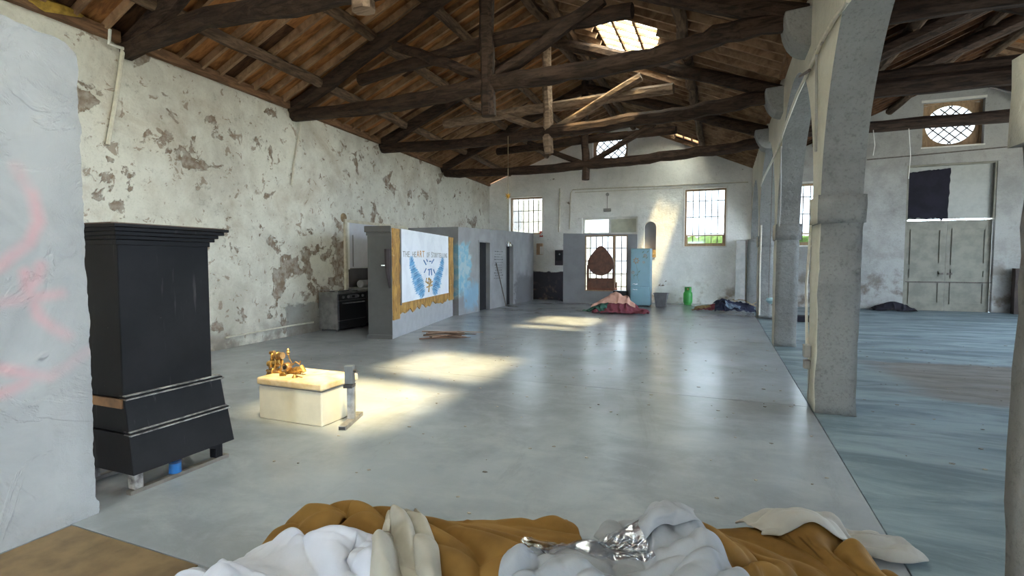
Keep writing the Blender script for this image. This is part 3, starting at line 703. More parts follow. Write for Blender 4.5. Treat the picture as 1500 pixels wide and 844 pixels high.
for s0, s1 in ((1.25, 2.08), (3.3, 4.0)):
    m = MB(); a, b = cy0 + s0, cy0 + s1
    m.box(CX - .13, CX + .015, a - .0, a + .05, 0, 2.1); m.box(CX - .13, CX + .015, b - .05, b, 0, 2.1); m.box(CX - .13, CX + .015, a + .05, b - .05, 2.05, 2.1); m.build('door_frame', M['grey_paint'], cw)
    MB().box(CX - .16, CX - .12, a, b, 0, 2.1).build('doorway_shade', simple('doorway_shade_black', (.012, .012, .016), .95, bump=.1) if s0 < 2 else bpy.data.materials['doorway_shade_black'], cw)  # black sheet stands in for the shade inside the doorway
random.seed(5)      # rows of illegible handwriting between the doorways
m = MB()
for r_ in range(11):
    yq = 14.92 + random.uniform(0, .1)
    while yq < 15.55:
        l = random.uniform(.05, .14); zq = 1.78 - r_ * .085
        m.box(CX + .001, CX + .003, yq, yq + l, zq, zq + random.uniform(.012, .03)); yq += l + .05
m.build('handwriting', simple('dark_ink', (.12, .12, .13), .8, bump=0), cw)
st = MB().tube([(-6.5, 15.55, 0.02), (-6.63, 15.05, 1.42)], .016, 6).build('stick', M['iron']); tag(st, 'thin dark stick leaning against the cubicle wall between the doorways', 'stick')
lr = empty('wall_lamp'); tag(lr, 'small bright metal lamp above the farther cubicle doorway', 'lamp')
MB().box(CX + .001, CX + .03, 15.95, 16.13, 1.98, 2.14).build('plate', M['chrome'], lr); MB().lathe([(.02, 0), (.06, -.05), (.07, -.14)], (CX + .08, 16.04, 2.12), 14).build('shade', M['chrome'], lr)
MB().tube([(CX + .02, 16.04, 2.1), (CX + .08, 16.04, 2.12)], .012, 6).build('arm', M['chrome'], lr)

# ------------------------------------------------------------------ display wall with gilded edges and the painted banner
A = Vector((-5.82, 8.29, 0)); Bq = Vector((-6.78, 12.45, 0)); T = (Bq - A).normalized(); NN = Vector((T.y, -T.x, 0)); LEN = (Bq - A).length
def mp(s, z, d=0.0): return A + T * s + NN * d + Vector((0, 0, z))
def mbox(s0, s1, z0, z1, d0, d1, mb=None):
    mb = mb or MB()
    return mb.hexa([mp(s0, z0, d1), mp(s1, z0, d1), mp(s1, z0, d0), mp(s0, z0, d0), mp(s0, z1, d1), mp(s1, z1, d1), mp(s1, z1, d0), mp(s0, z1, d0)])
def gold_mat():
    N = NT('gold_leaf_paint'); a = N.noise(6, 8, .7, 1.2, st=(1, 1, .35)); c = N.mix(N.ramp(a, .38, .6), (.62, .36, .10), (.36, .19, .06)); c = N.mix(N.ramp(N.noise(11, 5, .7), .62, .7), c, (.72, .58, .36))
    N.set(c, .5, .25); N.bump(a, .4, .02); return N.m
M['gold'] = gold_mat()
M['end_shaded'] = simple('end_cornice_shaded', (.085, .085, .083), .6, var=.1); M['board_grey'] = simple('pale_grey_display_board', (.40, .41, .44), .6, var=.1)  # end greys darker than the board: shade of the end put into colour
dw = empty('display_wall'); tag(dw, 'freestanding grey display wall with gilded edge boards holding the banner', 'partition')
mbox(0, LEN, 0, 2.12, -.48, 0).build('body', M['board_grey'], dw)
m = mbox(-.03, -.001, 0, .08, -.5, 0); m.build('plinth', M['end_shaded'], dw)
mbox(-.05, -.001, 2.04, 2.16, -.53, .0).build('cornice', bpy.data.materials['end_panel_shaded'] if 'end_panel_shaded' in bpy.data.materials else M['end_shaded'], dw, bevel=.015); mbox(-.025, -.001, 1.98, 2.04, -.5, -.0).build('cornice', M['end_shaded'], dw)
mbox(-.012, -.001, .08, 1.98, -.48, -.0).build('end_door', simple('end_panel_shaded', (.075, .075, .073), .6, var=.1), dw)
mbox(-.03, -.012, 1.40, 1.42, -.2, -.08).build('handle', M['chrome'], dw)
random.seed(8)
def ragged(s0, s1, z0, z1, d, name, nrag=14):
    L_ = [(s0 + random.uniform(-.0, .01), z0 + (z1 - z0) * k / nrag) for k in range(nrag + 1)]; R_ = [(s1 + random.uniform(-.05, .02), z0 + (z1 - z0) * k / nrag) for k in range(nrag + 1)]
    pts = [mp(a, b, .001) for a, b in L_] + [mp(a, b, .001) for a, b in reversed(R_)]
    MB().poly(list(reversed(pts)), NN * d).build(name, M['gold'], dw)
ragged(.0, .36, .36, 2.12, .03, 'gilded_board'); ragged(3.85, LEN, .45, 2.12, .03, 'gilded_board')
pts = [mp(.36, .66, .001), mp(3.85, .66, .001)] + [mp(3.85 - 3.49 * k / 24, .48 + random.uniform(-.07, .07), .001) for k in range(25)]
MB().poly(list(reversed(pts)), NN * .02).build('gilded_board', M['gold'], dw)
mbox(.36, .41, .62, 2.12, .001, .04).build('dark_edge', M['grey_dark'], dw)
tag(MB().tube([mp(-.06, 1.72, -.06), mp(-.07, 1.3, -.05), mp(-.05, .98, -.02)], .035, 7, rr=[.06, .05, .02]).build('hanging_scarf', simple('dark_brown_scarf', (.05, .04, .045), .9)), 'narrow dark scarf hanging on the end of the display wall', 'scarf')
# banner
bn = empty('banner'); tag(bn, 'white painted banner with blue wings and lettering on the display wall', 'banner')
S0, S1, Z0, Z1 = .42, 3.78, .66, 2.13
def canvas_mat():
    N = NT('white_canvas'); N.set(N.mix(N.ramp(N.noise(2.5, 6, .6, .6), .4, .7), (.80, .83, .90), (.70, .73, .81)), .8, spec=.2); N.bump(N.noise(3, 5, .6, 1), .35, .02); return N.m
mbox(S0, S1, Z0, Z1, .006, .03).build('canvas', canvas_mat(), bn)
def flat(poly2, name, mat, lift=.0325):
    MB().poly([mp(s, z, lift) for s, z in poly2], NN * .002).build(name, mat, bn)
blues = [simple('paint_blue_%s' % k, c, .7, var=.2, bump=0) for k, c in zip(('deep', 'mid', 'pale'), ((.09, .22, .48), (.16, .40, .68), (.36, .58, .80)))]
def bq(u, v): return (S0 + (S1 - S0) * u, Z1 - (Z1 - Z0) * v)     # banner u,v 0..1 from top left
random.seed(31)
def along(P, t):
    t = max(0, min(.9999, t)) * (len(P) - 1); i = int(t); return Vector(P[i]).lerp(Vector(P[i + 1]), t - i)
inner = [(.31, .36), (.24, .53), (.14, .64), (.09, .74), (.07, .86), (.10, .95)]       # offsets from the middle of the banner
outer = [(.34, .33), (.37, .46), (.35, .60), (.31, .73), (.27, .85), (.17, .98)]
for side in (-1, 1):
    for row, (wd_, mats) in enumerate(((.11, (2, 2, 1)), (.07, (1, 2, 1)), (.025, (0, 1, 0)))):
        for k in range(19):
            f = k / 18.0; r0 = along(inner, f * .9); r1 = along(outer, min(1, f * .86 + .14)); q0 = r0.lerp(r1, .0 if row == 0 else .1 * row + random.uniform(0, .1)); q1 = r0.lerp(r1, (1.05, .9, .75)[row] + random.uniform(-.08, .1))
            P0 = Vector((.5 + side * q0.x, q0.y)); P1 = Vector((.5 + side * q1.x, q1.y + .02)); d = P1 - P0; nrm = Vector((-d.y, d.x)).normalized() * wd_ * .3
            out = [P0, P0 + d * .3 + nrm, P0 + d * .75 + nrm * .8, P1, P0 + d * .75 - nrm * .7, P0 + d * .3 - nrm]
            pts = [mp(*bq(q.x, min(q.y, .995)), .0325 + .0002 * k + .004 * row) for q in out]
            MB().poly(pts, NN * .0012).build('wing_feather', blues[mats[(k * 7 + row) % 3]], bn)
pg_ = simple('painted_gold', (.55, .34, .10), .5, .2, bump=0)
strokes = [((.40, .42), (.45, .49)), ((.48, .44), (.46, .41)), ((.62, .41), (.57, .47)), ((.52, .44), (.56, .44)), ((.45, .55), (.41, .61)), ((.49, .57), (.57, .56)), ((.52, .57), (.51, .66)), ((.56, .57), (.57, .66)), ((.61, .57), (.64, .63)), ((.66, .78), (.61, .86)), ((.60, .84), (.69, .83))]
m = MB()
for a, b in strokes: MB().tube([mp(*bq(*a), .034), mp(*bq(*b), .034)], .014, 5).build('brush_stroke', blues[0], bn)
for a in ([(.46, .70), (.44, .75), (.49, .78), (.53, .74), (.50, .71), (.48, .78), (.55, .80)], [(.50, .70), (.55, .73), (.52, .79), (.58, .76)], [(.46, .84), (.52, .83), (.58, .82)], [(.51, .80), (.50, .92)]): MB().tube([mp(*bq(*q), .034) for q in a], .016, 5).build('gold_scrawl', pg_, bn)
def lettering(txt, s, z, size, mat, name, parent):
    c = bpy.data.curves.new(name, 'FONT'); c.body = txt; c.size = size; c.extrude = .001; c.resolution_u = 3
    o = bpy.data.objects.new(name, c); COL.objects.link(o)
    bpy.context.view_layer.update(); dg = bpy.context.evaluated_depsgraph_get()
    me = bpy.data.meshes.new_from_object(o.evaluated_get(dg)); w = max(v.co.x for v in me.vertices); bpy.data.objects.remove(o)
    me.materials.clear(); me.materials.append(mat)
    o = bpy.data.objects.new(name, me); COL.objects.link(o); o.parent = parent
    return o, w
def face_mtx(p, t, up, n, sx=1.0):
    mt = Matrix.Identity(4)
    for k in range(3): mt[k][0] = t[k] * sx; mt[k][1] = up[k]; mt[k][2] = n[k]; mt[k][3] = p[k]
    return mt
ink = simple('grey_ink', (.30, .30, .30), .7, bump=0); orange = simple('orange_ink', (.60, .30, .10), .7, bump=0)
words = [('THE HE', ink, .5, .17), ('ART', orange, 1.32, .21), (' OF STORYTELLING', ink, 1.88, .165)]
ends = [1.30, 1.86, 3.66]
for (t_, mt_, s_, sz), e_ in zip(words, ends):
    n_ = len(t_); step = (e_ - s_) / n_
    for k, chn in enumerate(t_):
        if chn == ' ': continue
        o, w = lettering(chn, s_, 1.62, sz * (1.15 if chn == 'S' else 1), mt_, 'letter', bn); o.matrix_basis = face_mtx(mp(s_ + k * step, 1.575, .033), T, Vector((0, 0, 1)), NN, min(step * .86 / w, 1.6))

# ------------------------------------------------------------------ kitchen corner on the left wall
def lx(y, d=0.0): return lwx(y) + d
def wallbox(y0, y1, z0, z1, d0, d1, mb=None):
    mb = mb or MB()
    return mb.hexa([(lx(y0, d0), y0, z0), (lx(y0, d1), y0, z0), (lx(y1, d1), y1, z0), (lx(y1, d0), y1, z0), (lx(y0, d0), y0, z1), (lx(y0, d1), y0, z1), (lx(y1, d1), y1, z1), (lx(y1, d0), y1, z1)])
kb = empty('splashback'); tag(kb, 'white board with dark tiled splashback in a cream trim on the left wall', 'wall panel')
M['cream'] = simple('cream_trim', (.55, .50, .38), .6, var=.25, scale=8)
wallbox(9.78, 12.4, 1.33, 2.38, .005, .03).build('white_board', simple('white_laminate', (.52, .52, .56), .5, var=.08), kb)
wallbox(9.9, 9.93, 1.36, 2.1, .03, .04).build('seam', M['grey_dark'], kb)
wallbox(9.78, 12.4, .88, 1.32, .005, .03).build('dark_tiles', simple('dark_wall_tiles', (.075, .07, .07), .35, var=.3), kb)
wallbox(9.6, 9.68, .75, 2.45, .005, .06).build('trim', M['cream'], kb); wallbox(9.68, 12.4, 2.38, 2.45, .005, .06).build('trim', M['cream'], kb); wallbox(9.7, 9.78, 1.30, 2.38, .005, .04).build('trim', M['white_paint'], kb)
ku = empty('kitchen_unit'); tag(ku, 'dark kitchen base unit with steel worktop next to the cooker', 'cabinet')
wallbox(9.66, 11.5, .08, .82, .01, .55).build('carcass', simple('dark_brown_laminate', (.05, .043, .04), .5), ku)
wallbox(9.66, 11.5, 0, .08, .01, .49).build('plinth', M['black'], ku); wallbox(9.66, 11.5, .82, .86, .005, .58).build('worktop', M['steel'], ku)
for a, b in ((9.68, 10.26), (10.28, 10.86), (10.88, 11.48)):
    d_ = wallbox(a, b, .1, .8, .55, .57).build('door', bpy.data.materials['dark_brown_laminate'], ku); wallbox((a + b) / 2 - .07, (a + b) / 2 + .07, .72, .735, .57, .59).build('handle', M['chrome'], d_)
rl = MB().tube([(lx(9.95, .2), 9.95, .955), (lx(10.9, .2), 10.9, .955)], .09, 16).build('lit_edge_roll', M['chrome']); rl.data.materials[0] = simple('dull_aluminium', (.55, .53, .52), .35, .7, var=.2, scale=10); tag(rl, 'metal roll added on the kitchen worktop for its lit front edge', 'roll')  # roll added in place of the lit front edge of the counter
# cooker
ck = empty('cooker'); tag(ck, 'black freestanding gas cooker with knobs standing against the left wall', 'cooker')
M['enamel'] = simple('black_enamel', (.012, .012, .014), .3, var=.3, spec=.5, bump=0); M['oven_side'] = simple('greasy_grey_steel', (.20, .195, .18), .5, .3, var=.45, scale=5)
cx0, cx1, cy0_, cy1_ = -8.0 + .06, -7.42, 8.66, 9.58
m = MB().box(cx0, cx1 - .03, cy0_, cy1_, .05, .8); m.build('body', M['oven_side'], ck, bevel=.006)
MB().box(cx1 - .03, cx1, cy0_, cy1_, .66, .8).build('control_panel', M['enamel'], ck, bevel=.006)
od = MB().box(cx1 - .03, cx1 + .005, cy0_ + .01, cy1_ - .01, .24, .65).build('oven_door', M['enamel'], ck, bevel=.006)
MB().tube([(cx1 + .005, cy0_ + .12, .6), (cx1 + .045, cy0_ + .12, .6), (cx1 + .045, cy1_ - .12, .6), (cx1 + .005, cy1_ - .12, .6)], .012, 6).build('handle', M['steel'], od)
MB().box(cx1 - .03, cx1, cy0_ + .01, cy1_ - .01, .06, .23).build('drawer', M['enamel'], ck, bevel=.006)
MB().box(cx1, cx1 + .006, cy0_ + .3, cy0_ + .62, .69, .77).build('clock_panel', simple('grey_glass_panel', (.16, .16, .17), .3), ck)
for k in range(5):
    if k == 2: continue
    MB().lathe([(.028, 0), (.026, .03)], (cx1, cy0_ + .14 + k * .16, .73), 12, 'x').build('knob', M['steel'], ck)
MB().lathe([(.03, 0), (.028, .035)], (cx1 + .006, cy0_ + .46, .73), 12, 'x').build('knob', M['enamel'], ck)
MB().box(cx0, cx1, cy0_ - .005, cy1_ + .005, .8, .83).build('hob', M['oven_side'], ck, bevel=.004)
for (a, b) in ((.17, .22), (.17, .68), (.40, .22), (.40, .68)): MB().lathe([(.06, 0), (.06, .015), (.03, .02)], (cx0 + a, cy0_ + b, .83), 14).build('burner', M['enamel'], ck)
MB().tube([(cx0 + .02, cy0_ + .01, .83), (cx0 + .02, cy0_ + .01, .88), (cx1 - .02, cy0_ + .01, .88), (cx1 - .02, cy0_ + .01, .83)], .006, 5).build('guard_rail', M['steel'], ck)
for a in (cx0 + .05, cx1 - .08):
    for b in (cy0_ + .05, cy1_ - .05): MB().lathe([(.02, 0), (.02, .05)], (a, b, 0), 8).build('foot', M['enamel'], ck)
# pipes on the left wall
def wire(name, pts, r, mat, lab, cat='pipe', n=7):
    return tag(MB().tube(pts, r, n).build(name, M[mat], smooth=True), lab, cat)
def lp(x, y, d=.03):
    Aq = (lwx(0) + d, 0); Bp = (lwx(19) + d, 19); return on_plane(x, y, Aq, Bp)
wire('skirting_pipe', [lp(330, 495), lp(400, 482), lp(428, 477), lp(459, 472)], .018, 'cream_pipe', 'cream pipe running low along the left wall behind the black cabinet')
for i, (pts, lab) in enumerate((([(161, 43), (160, 64), (180, 71), (202, 76)], 'white bent bracket pipe under the nearest truss foot'), ([(430, 161), (433, 171), (441, 172), (452, 175)], 'white bent bracket pipe under the second truss foot'))):
    wire('bracket_pipe', [lp(*q, .1) for q in pts], .022, 'white_paint', lab)
wire('down_pipe', [lp(180, 72, .06), lp(176, 105, .05), lp(169, 150, .04), lp(158, 212, .04)], .028, 'cream_pipe', 'painted vertical pipe on the left wall above the black cabinet')
wire('down_pipe', [lp(441, 174, .06), lp(437, 205, .05), lp(431, 240, .04), lp(427, 271, .04)], .018, 'cream_pipe', 'thin painted pipe dropping below the second truss foot')

tag(MB().tube([lp(38, -2, .05), lp(62, 6, .06), (lp(90, 14, .07)), lp(112, 22, .06), lp(128, 30, .04)], .06, 8, rr=[.05, .09, .07, .05, .025], jit=.15).build('insulation_foam', simple('yellow_foam', (.42, .26, .04), .9, var=.5, scale=9), smooth=True), 'strip of yellow insulation foam on top of the left wall near the viewer', 'foam')
c_ = lp(503, 319, .0)
MB().lathe([(.11, -.02), (.105, .012), (.06, .02)], (c_.x, c_.y, c_.z), 14, 'x').build('exposed_stone', simple('brown_round_stone', (.27, .19, .11), .95, var=.4, scale=16, bump=.4), wl)

# ------------------------------------------------------------------ black cabinet beside the white wall stub
def black_mat():
    N = NT('chipped_black_paint'); a = N.noise(2.5, 6, .6); c = N.mix(N.ramp(a, .35, .7), (.007, .0065, .008), (.013, .012, .014))
    c = N.mix(N.math('MULTIPLY', N.ramp(N.noise(13, 6, .7), .70, .74), .7), c, (.28, .27, .25)); c = N.mix(N.math('MULTIPLY', N.ramp(N.noise(4, 5, .6, st=(6, 6, .5)), .62, .75), .25), c, (.16, .15, .15))
    N.set(c, .55, spec=.18); N.bump(N.noise(9, 5), .1, .01); return N.m
M['black_paint'] = black_mat()
M['worn_edge'] = simple('worn_paint_edge', (.40, .38, .36), .5, var=.5, scale=15, col2=(.08, .07, .07))
M['bare_wood'] = simple('bare_brown_wood', (.30, .15, .06), .6, var=.45, scale=6)
wd = empty('cabinet'); tag(wd, 'tall black painted cabinet with stepped drawers beside the white wall stub', 'cabinet')
xb = -3.99
MB().box(xb, -3.53, 2.1, 2.725, .62, 1.62).build('upper_body', M['black_paint'], wd, bevel=.006)
for k, (d, z0, z1) in enumerate(((.0, 1.60, 1.635), (.025, 1.635, 1.66), (.045, 1.66, 1.685), (.075, 1.685, 1.71), (.1, 1.71, 1.73))):
    MB().box(xb, -3.52 + d * .9, 2.09 - d * .6, 2.735 + d * .9, z0, z1).build('cornice', M['black_paint'], wd, bevel=.004)
MB().box(xb, -3.46, 2.03, 2.80, 1.73, 1.738).build('dusty_top', simple('dusty_brown_top', (.16, .11, .08), .8), wd)
def drawer(z0, z1, xf0, xf1, y0, y1, y1b):
    return MB().hexa([(xb, y0, z0), (xf0, y0, z0), (xf0, y1b, z0), (xb, y1b, z0), (xb, y0, z1), (xf1, y0, z1), (xf1, y1, z1), (xb, y1, z1)])
drawer(.395, .615, -3.485, -3.52, 2.1, 2.79, 2.80).build('drawer', M['black_paint'], wd, bevel=.005)
drawer(.125, .385, -3.455, -3.485, 2.1, 2.815, 2.84).build('drawer', M['black_paint'], wd, bevel=.005)
for z, x, y1 in ((.62, -3.51, 2.80), (.39, -3.475, 2.82)):
    for k in range(3): MB().box(x - .06, x + .006 * (2 - k), 2.1, y1 - .01 * k, z - .012 + .011 * k, z - .004 + .011 * k).build('moulding_strip', M['worn_edge'] if k != 1 else M['black_paint'], wd)
MB().box(xb, -3.53, 2.088, 2.1, .555, .615).build('bare_wood_strip', M['bare_wood'], wd)
for x, yv in ((-3.50, 2.12), (-3.50, 2.70), (-3.95, 2.12), (-3.95, 2.70)): MB().box(x - .045, x + .02, yv, yv + .055, .025, .125).build('leg', M['worn_edge'] if yv < 2.3 else M['black_paint'], wd)
MB().box(-3.52, -3.47, 2.09, 2.80, .0, .025).build('bottom_rail', simple('grey_bare_rail', (.19, .17, .15), .6, var=.4), wd); MB().box(-3.98, -3.93, 2.09, 2.80, .0, .025).build('bottom_rail', bpy.data.materials['grey_bare_rail'], wd)
MB().poly([(-3.475, 2.62, .125), (-3.475, 2.72, .09), (-3.475, 2.76, .125)], (-.02, 0, 0)).build('bracket', M['black_paint'], wd)
tin = empty('paint_tin'); tag(tin, 'bright blue tin standing under the black cabinet', 'tin')
p = on_z(263, 698); MB().lathe([(.036, 0), (.038, .006), (.038, .098), (.036, .105)], (p.x - .04, p.y, 0), 20).build('tin_body', simple('blue_tin', (.02, .16, .45), .35, var=.1), tin, smooth=True)
MB().lathe([(.040, .094), (.040, .104)], (p.x - .04, p.y, 0), 20).build('rim', simple('dark_blue_rim', (.02, .06, .16), .4), tin)

# ------------------------------------------------------------------ white chest, brass fittings, steel stand
ch = empty('storage_chest'); tag(ch, 'low white leatherette storage chest with padded lid', 'chest')
lea = simple('off_white_leatherette', (.62, .58, .47), .55, var=.16, scale=3, bump=.1); lid_m = simple('soiled_cream_lid', (.66, .56, .40), .6, var=.3, scale=5, col2=(.50, .36, .18))
x0, x1, y0, y1 = -4.08, -3.30, 3.61, 4.12
MB().box(x0 + .012, x1 - .012, y0 + .012, y1 - .012, 0, .315).build('chest_body', lea, ch, bevel=.012)
MB().box(x0 + .02, x1 - .02, y0 + .02, y1 - .02, .315, .327).build('seam', M['grey_dark'], ch)
m = MB(); n = 14
V = []; Fq = []
def lidz(u, v): return .395 + .012 * sin(pi * u) * sin(pi * v)
for i in range(n + 1):
    for j in range(n + 1): V.append((x0 + (x1 - x0) * i / n, y0 + (y1 - y0) * j / n, lidz(i / n, j / n)))
for i in range(n + 1):
    for j in range(n + 1): V.append((x0 + (x1 - x0) * i / n, y0 + (y1 - y0) * j / n, .327))
K = n + 1; O_ = K * K
for i in range(n):
    for j in range(n):
        a, b, c_, d = i * K + j, (i + 1) * K + j, (i + 1) * K + j + 1, i * K + j + 1; Fq += [(a, b, c_, d), (O_ + d, O_ + c_, O_ + b, O_ + a)]
    for jj in (0, n):
        a, b = i * K + jj, (i + 1) * K + jj; Fq.append((a, O_ + a, O_ + b, b) if jj == 0 else (b, O_ + b, O_ + a, a)); a, b = jj * K + i, jj * K + i + 1; Fq.append((b, O_ + b, O_ + a, a) if jj == 0 else (a, O_ + a, O_ + b, b))
MB().add(V, Fq).build('lid', lid_m, ch, bevel=.014)
br = empty('brass_chandelier_body'); br.name = 'brass_fitting'; tag(br, 'tangle of old brass fittings lying on the white chest lid', 'fitting')
bm1 = simple('tarnished_brass', (.62, .40, .12), .32, .85, var=.5, scale=18, col2=(.22, .13, .05)); bm2 = simple('copper_brown_brass', (.46, .27, .11), .4, .8, var=.5, scale=18)
zt = .403
def bl(x, y, yy=3.82):      # pixel on the vertical plane through the fittings
    return on_y(x, y, yy)
def bcyl(pa, pb, r, name, mt, n=14, rr=None): return MB().tube([pa, Vector(pa).lerp(Vector(pb), .5), pb], r, n, rr=rr).build(name, mt, br, smooth=True)
bcyl(bl(394, 533), bl(412, 530), .030, 'brass_drum', bm1); bcyl(bl(398, 522), bl(414, 521), .034, 'brass_drum', bm2, rr=[.02, .036, .034]); bcyl(bl(396, 517), bl(402, 516), .018, 'knob', bm2)
bcyl(bl(394, 545), bl(410, 543), .026, 'elbow', bm2); MB().tube([bl(391, 549), bl(396, 541), bl(405, 540), bl(412, 546), bl(420, 549)], .011, 8).build('pipe', bm1, br, smooth=True)
MB().tube([bl(402, 551), bl(403, 540), bl(405, 528), bl(404, 516)], .018, 10, rr=[.022, .02, .024, .012]).build('manifold', bm1, br, smooth=True)
MB().tube([bl(396, 548), bl(395, 538), bl(397, 527), bl(399, 519)], .010, 8).build('pipe', bm2, br, smooth=True)
MB().tube([bl(410, 548), bl(412, 538), bl(413, 528), bl(409, 520)], .010, 8).build('pipe', bm1, br, smooth=True)
for a_, b_ in ((400, 533), (407, 532), (401, 522), (408, 521), (402, 544)):
    q_ = bl(a_, b_); MB().lathe([(.034, -.006), (.040, 0), (.034, .006)], tuple(q_), 14, 'x').build('ring', bm1, br, smooth=True)
MB().tube([bl(412, 545), bl(422, 547), bl(432, 544), bl(440, 546)], .014, 8).build('pipe', bm1, br, smooth=True)
c0 = bl(419, 538, 3.78)
MB().lathe([(.018, -.015), (.038, -.02), (.044, -.005), (.044, .03), (.02, .035)], (c0.x, c0.y, c0.z), 20, 'y').build('flange', bm2, br, smooth=True)
MB().lathe([(.019, -.026), (.019, -.014)], (c0.x, c0.y, c0.z), 16, 'y').build('bore_shade', M['enamel'], br)  # black disc stands for the shade inside the flange hole
MB().tube([bl(423, 538), bl(428, 533), bl(424, 525), bl(421, 517)], .006, 6).build('stem', bm1, br, smooth=True)
c1 = bl(422, 516); MB().lathe([(.004, -.03), (.018, -.022), (.01, -.008), (.022, 0), (.010, .012), (.014, .024), (.004, .038)], tuple(c1), 12).build('finial', bm1, br, smooth=True)
bcyl(bl(425, 543), bl(444, 540), .027, 'brass_drum', bm1, rr=[.018, .03, .024]); bcyl(bl(441, 536), bl(446, 545), .022, 'cap', bm1)
MB().tube([bl(428, 535), bl(433, 530), bl(439, 534), bl(440, 529)], .006, 6).build('stem', bm2, br)
MB().tube([bl(398, 549), bl(412, 547), bl(424, 548), bl(436, 549)], .008, 6).build('pipe', bm1, br, smooth=True)
q = on_z(432, 553, zt); MB().lathe([(.03, .0), (.022, .012), (.008, .03)], (q.x, q.y, zt), 10).build('cap', bm2, br); MB().tube([(q.x, q.y, zt + .02), (q.x + .09, q.y - .0, zt + .008)], .006, 6).build('lever', bm2, br)
MB().tube([(q.x - .2, q.y + .01, zt + .01), (q.x - .16, q.y + .03, zt + .02), (q.x - .13, q.y + .02, zt + .006), (q.x - .18, q.y - .01, zt + .006)], .008, 6).build('hook', bm1, br)
for k in range(9):
    random.seed(40 + k); a = bl(392 + 6 * k, 549 - 3 * (k % 3)); MB().lathe([(.014, 0), (.017, .008), (.006, .02)], (a.x, a.y, max(zt, a.z - .02)), 8).build('nut', bm1 if k % 2 else bm2, br)
sd = empty('steel_stand'); tag(sd, 'galvanised steel post stand with blue grey head beside the white chest', 'stand')
gal = simple('galvanised_tube', (.34, .33, .32), .4, .7, var=.4, scale=12)
pa = Vector((-3.085, 3.62, 0)); pb = Vector((-3.235, 4.05, 0)); t = (pb - pa).normalized(); s_ = Vector((t.y, -t.x, 0))
MB().obox((pa + pb) / 2 + Vector((0, 0, .019)), t * ((pb - pa).length / 2), s_ * .034, Vector((0, 0, .019))).build('foot_bar', gal, sd, bevel=.003)
MB().obox(pa - t * .001 + Vector((0, 0, .019)), t * .002, s_ * .028, Vector((0, 0, .013))).build('open_end_shade', M['enamel'], sd)  # black plate stands for the shade inside the hollow bar
pm = pa.lerp(pb, .52)
MB().obox(pm + Vector((0, 0, .19)), t * .022, s_ * .034, Vector((0, 0, .152))).build('post', gal, sd, bevel=.003)
hm_ = pm - t * .03
MB().obox(hm_ + Vector((0, 0, .455)), t * .035, s_ * .038, Vector((0, 0, .085))).build('head', simple('blue_grey_enamel', (.075, .095, .13), .45), sd, bevel=.006)
MB().obox(hm_ - t * .01 + Vector((0, 0, .355)), t * .05, s_ * .04, Vector((0, 0, .014))).build('clamp', M['enamel'], sd)
MB().tube([hm_ + s_ * .038 + Vector((0, 0, .49)), hm_ + s_ * .062 + Vector((0, 0, .49))], .014, 8).build('clamp_knob', M['enamel'], sd)

# ------------------------------------------------------------------ grey screen before the door, armchair behind it, fridge, bin, bottle
sc = wall((-5.27, 17.9), (-2.68, 17.9), .08, lambda s: 2.47 - .03 * s, [(.82, 2.25, .46, 2.36)]).build('wall_screen', M['grey_paint']); struct(sc, 'grey board screen with a large square opening in front of the door')
ring_frame(-4.47, -3.0, .44, 2.38, 17.885, 17.899, .035).build('opening_trim', M['frame_wood'], sc)
ac = empty('armchair'); tag(ac, 'dark wooden armchair with pointed oval back seen through the screen opening', 'armchair')
cw_ = simple('red_brown_wood', (.20, .07, .035), .45, var=.4, scale=8)
def egg(rx, rz, cz, n=28, cx=-4.02, tip=.16):
    out = []
    for k in range(n):
        a = 2 * pi * k / n; z = sin(a); out.append((cx + rx * cos(a) * (1 - .12 * max(0, z)), 18.35, cz + rz * z + (tip * max(0, z) ** 6)))
    return out
MB().poly(egg(.42, .40, 1.42), (0, .05, 0)).build('back_panel', cw_, ac, bevel=.01)
o_, i_ = egg(.47, .45, 1.42), egg(.42, .40, 1.42); m = MB()
for k in range(28):
    j = (k + 1) % 28; m.poly([o_[k], o_[j], i_[j], i_[k]], (0, .07, 0))
m.build('back_rim', cw_, ac)
for s in (-1, 1):
    MB().box(-4.02 + s * .46 - .035, -4.02 + s * .46 + .035, 18.33, 18.42, 0, 1.35).build('back_post', cw_, ac, bevel=.008); MB().box(-4.02 + s * .46 - .03, -4.02 + s * .46 + .03, 18.85, 18.92, 0, .72).build('front_leg', cw_, ac, bevel=.008)
    MB().box(-4.02 + s * .46 - .035, -4.02 + s * .46 + .035, 18.4, 18.93, .68, .73).build('arm_rest', cw_, ac, bevel=.01)
MB().box(-4.52, -3.52, 18.34, 18.93, .42, .52).build('seat', simple('rust_upholstery', (.26, .09, .05), .8), ac, bevel=.02)
MB().box(-4.47, -3.57, 18.34, 18.38, .52, .88).build('back_board', cw_, ac)
fr = empty('fridge'); tag(fr, 'tall pale blue fridge freezer with painted flowers beside the screen', 'fridge')
fb = simple('pale_blue_enamel', (.25, .44, .53), .4, var=.06, scale=2, bump=0); fx0, fx1, fy0, fy1 = -2.78, -2.16, 17.22, 17.8
MB().box(fx0, fx1, fy0 + .05, fy1, .03, 1.9).build('body', fb, fr, bevel=.02)
for z0, z1 in ((.05, .64), (.655, 1.89)):
    d_ = MB().box(fx0 + .003, fx1 - .003, fy0, fy0 + .045, z0, z1).build('door', fb, fr, bevel=.015)
    zh = .56 if z0 < .1 else .74; MB().tube([(fx0 + .07, fy0, zh), (fx0 + .07, fy0 - .035, zh), (fx0 + .24, fy0 - .035, zh), (fx0 + .24, fy0, zh)], .009, 6).build('handle', M['chrome'], d_)
MB().box(fx0 + .03, fx1 - .03, fy0 + .06, fy1 - .03, 0, .03).build('base', M['enamel'], fr)
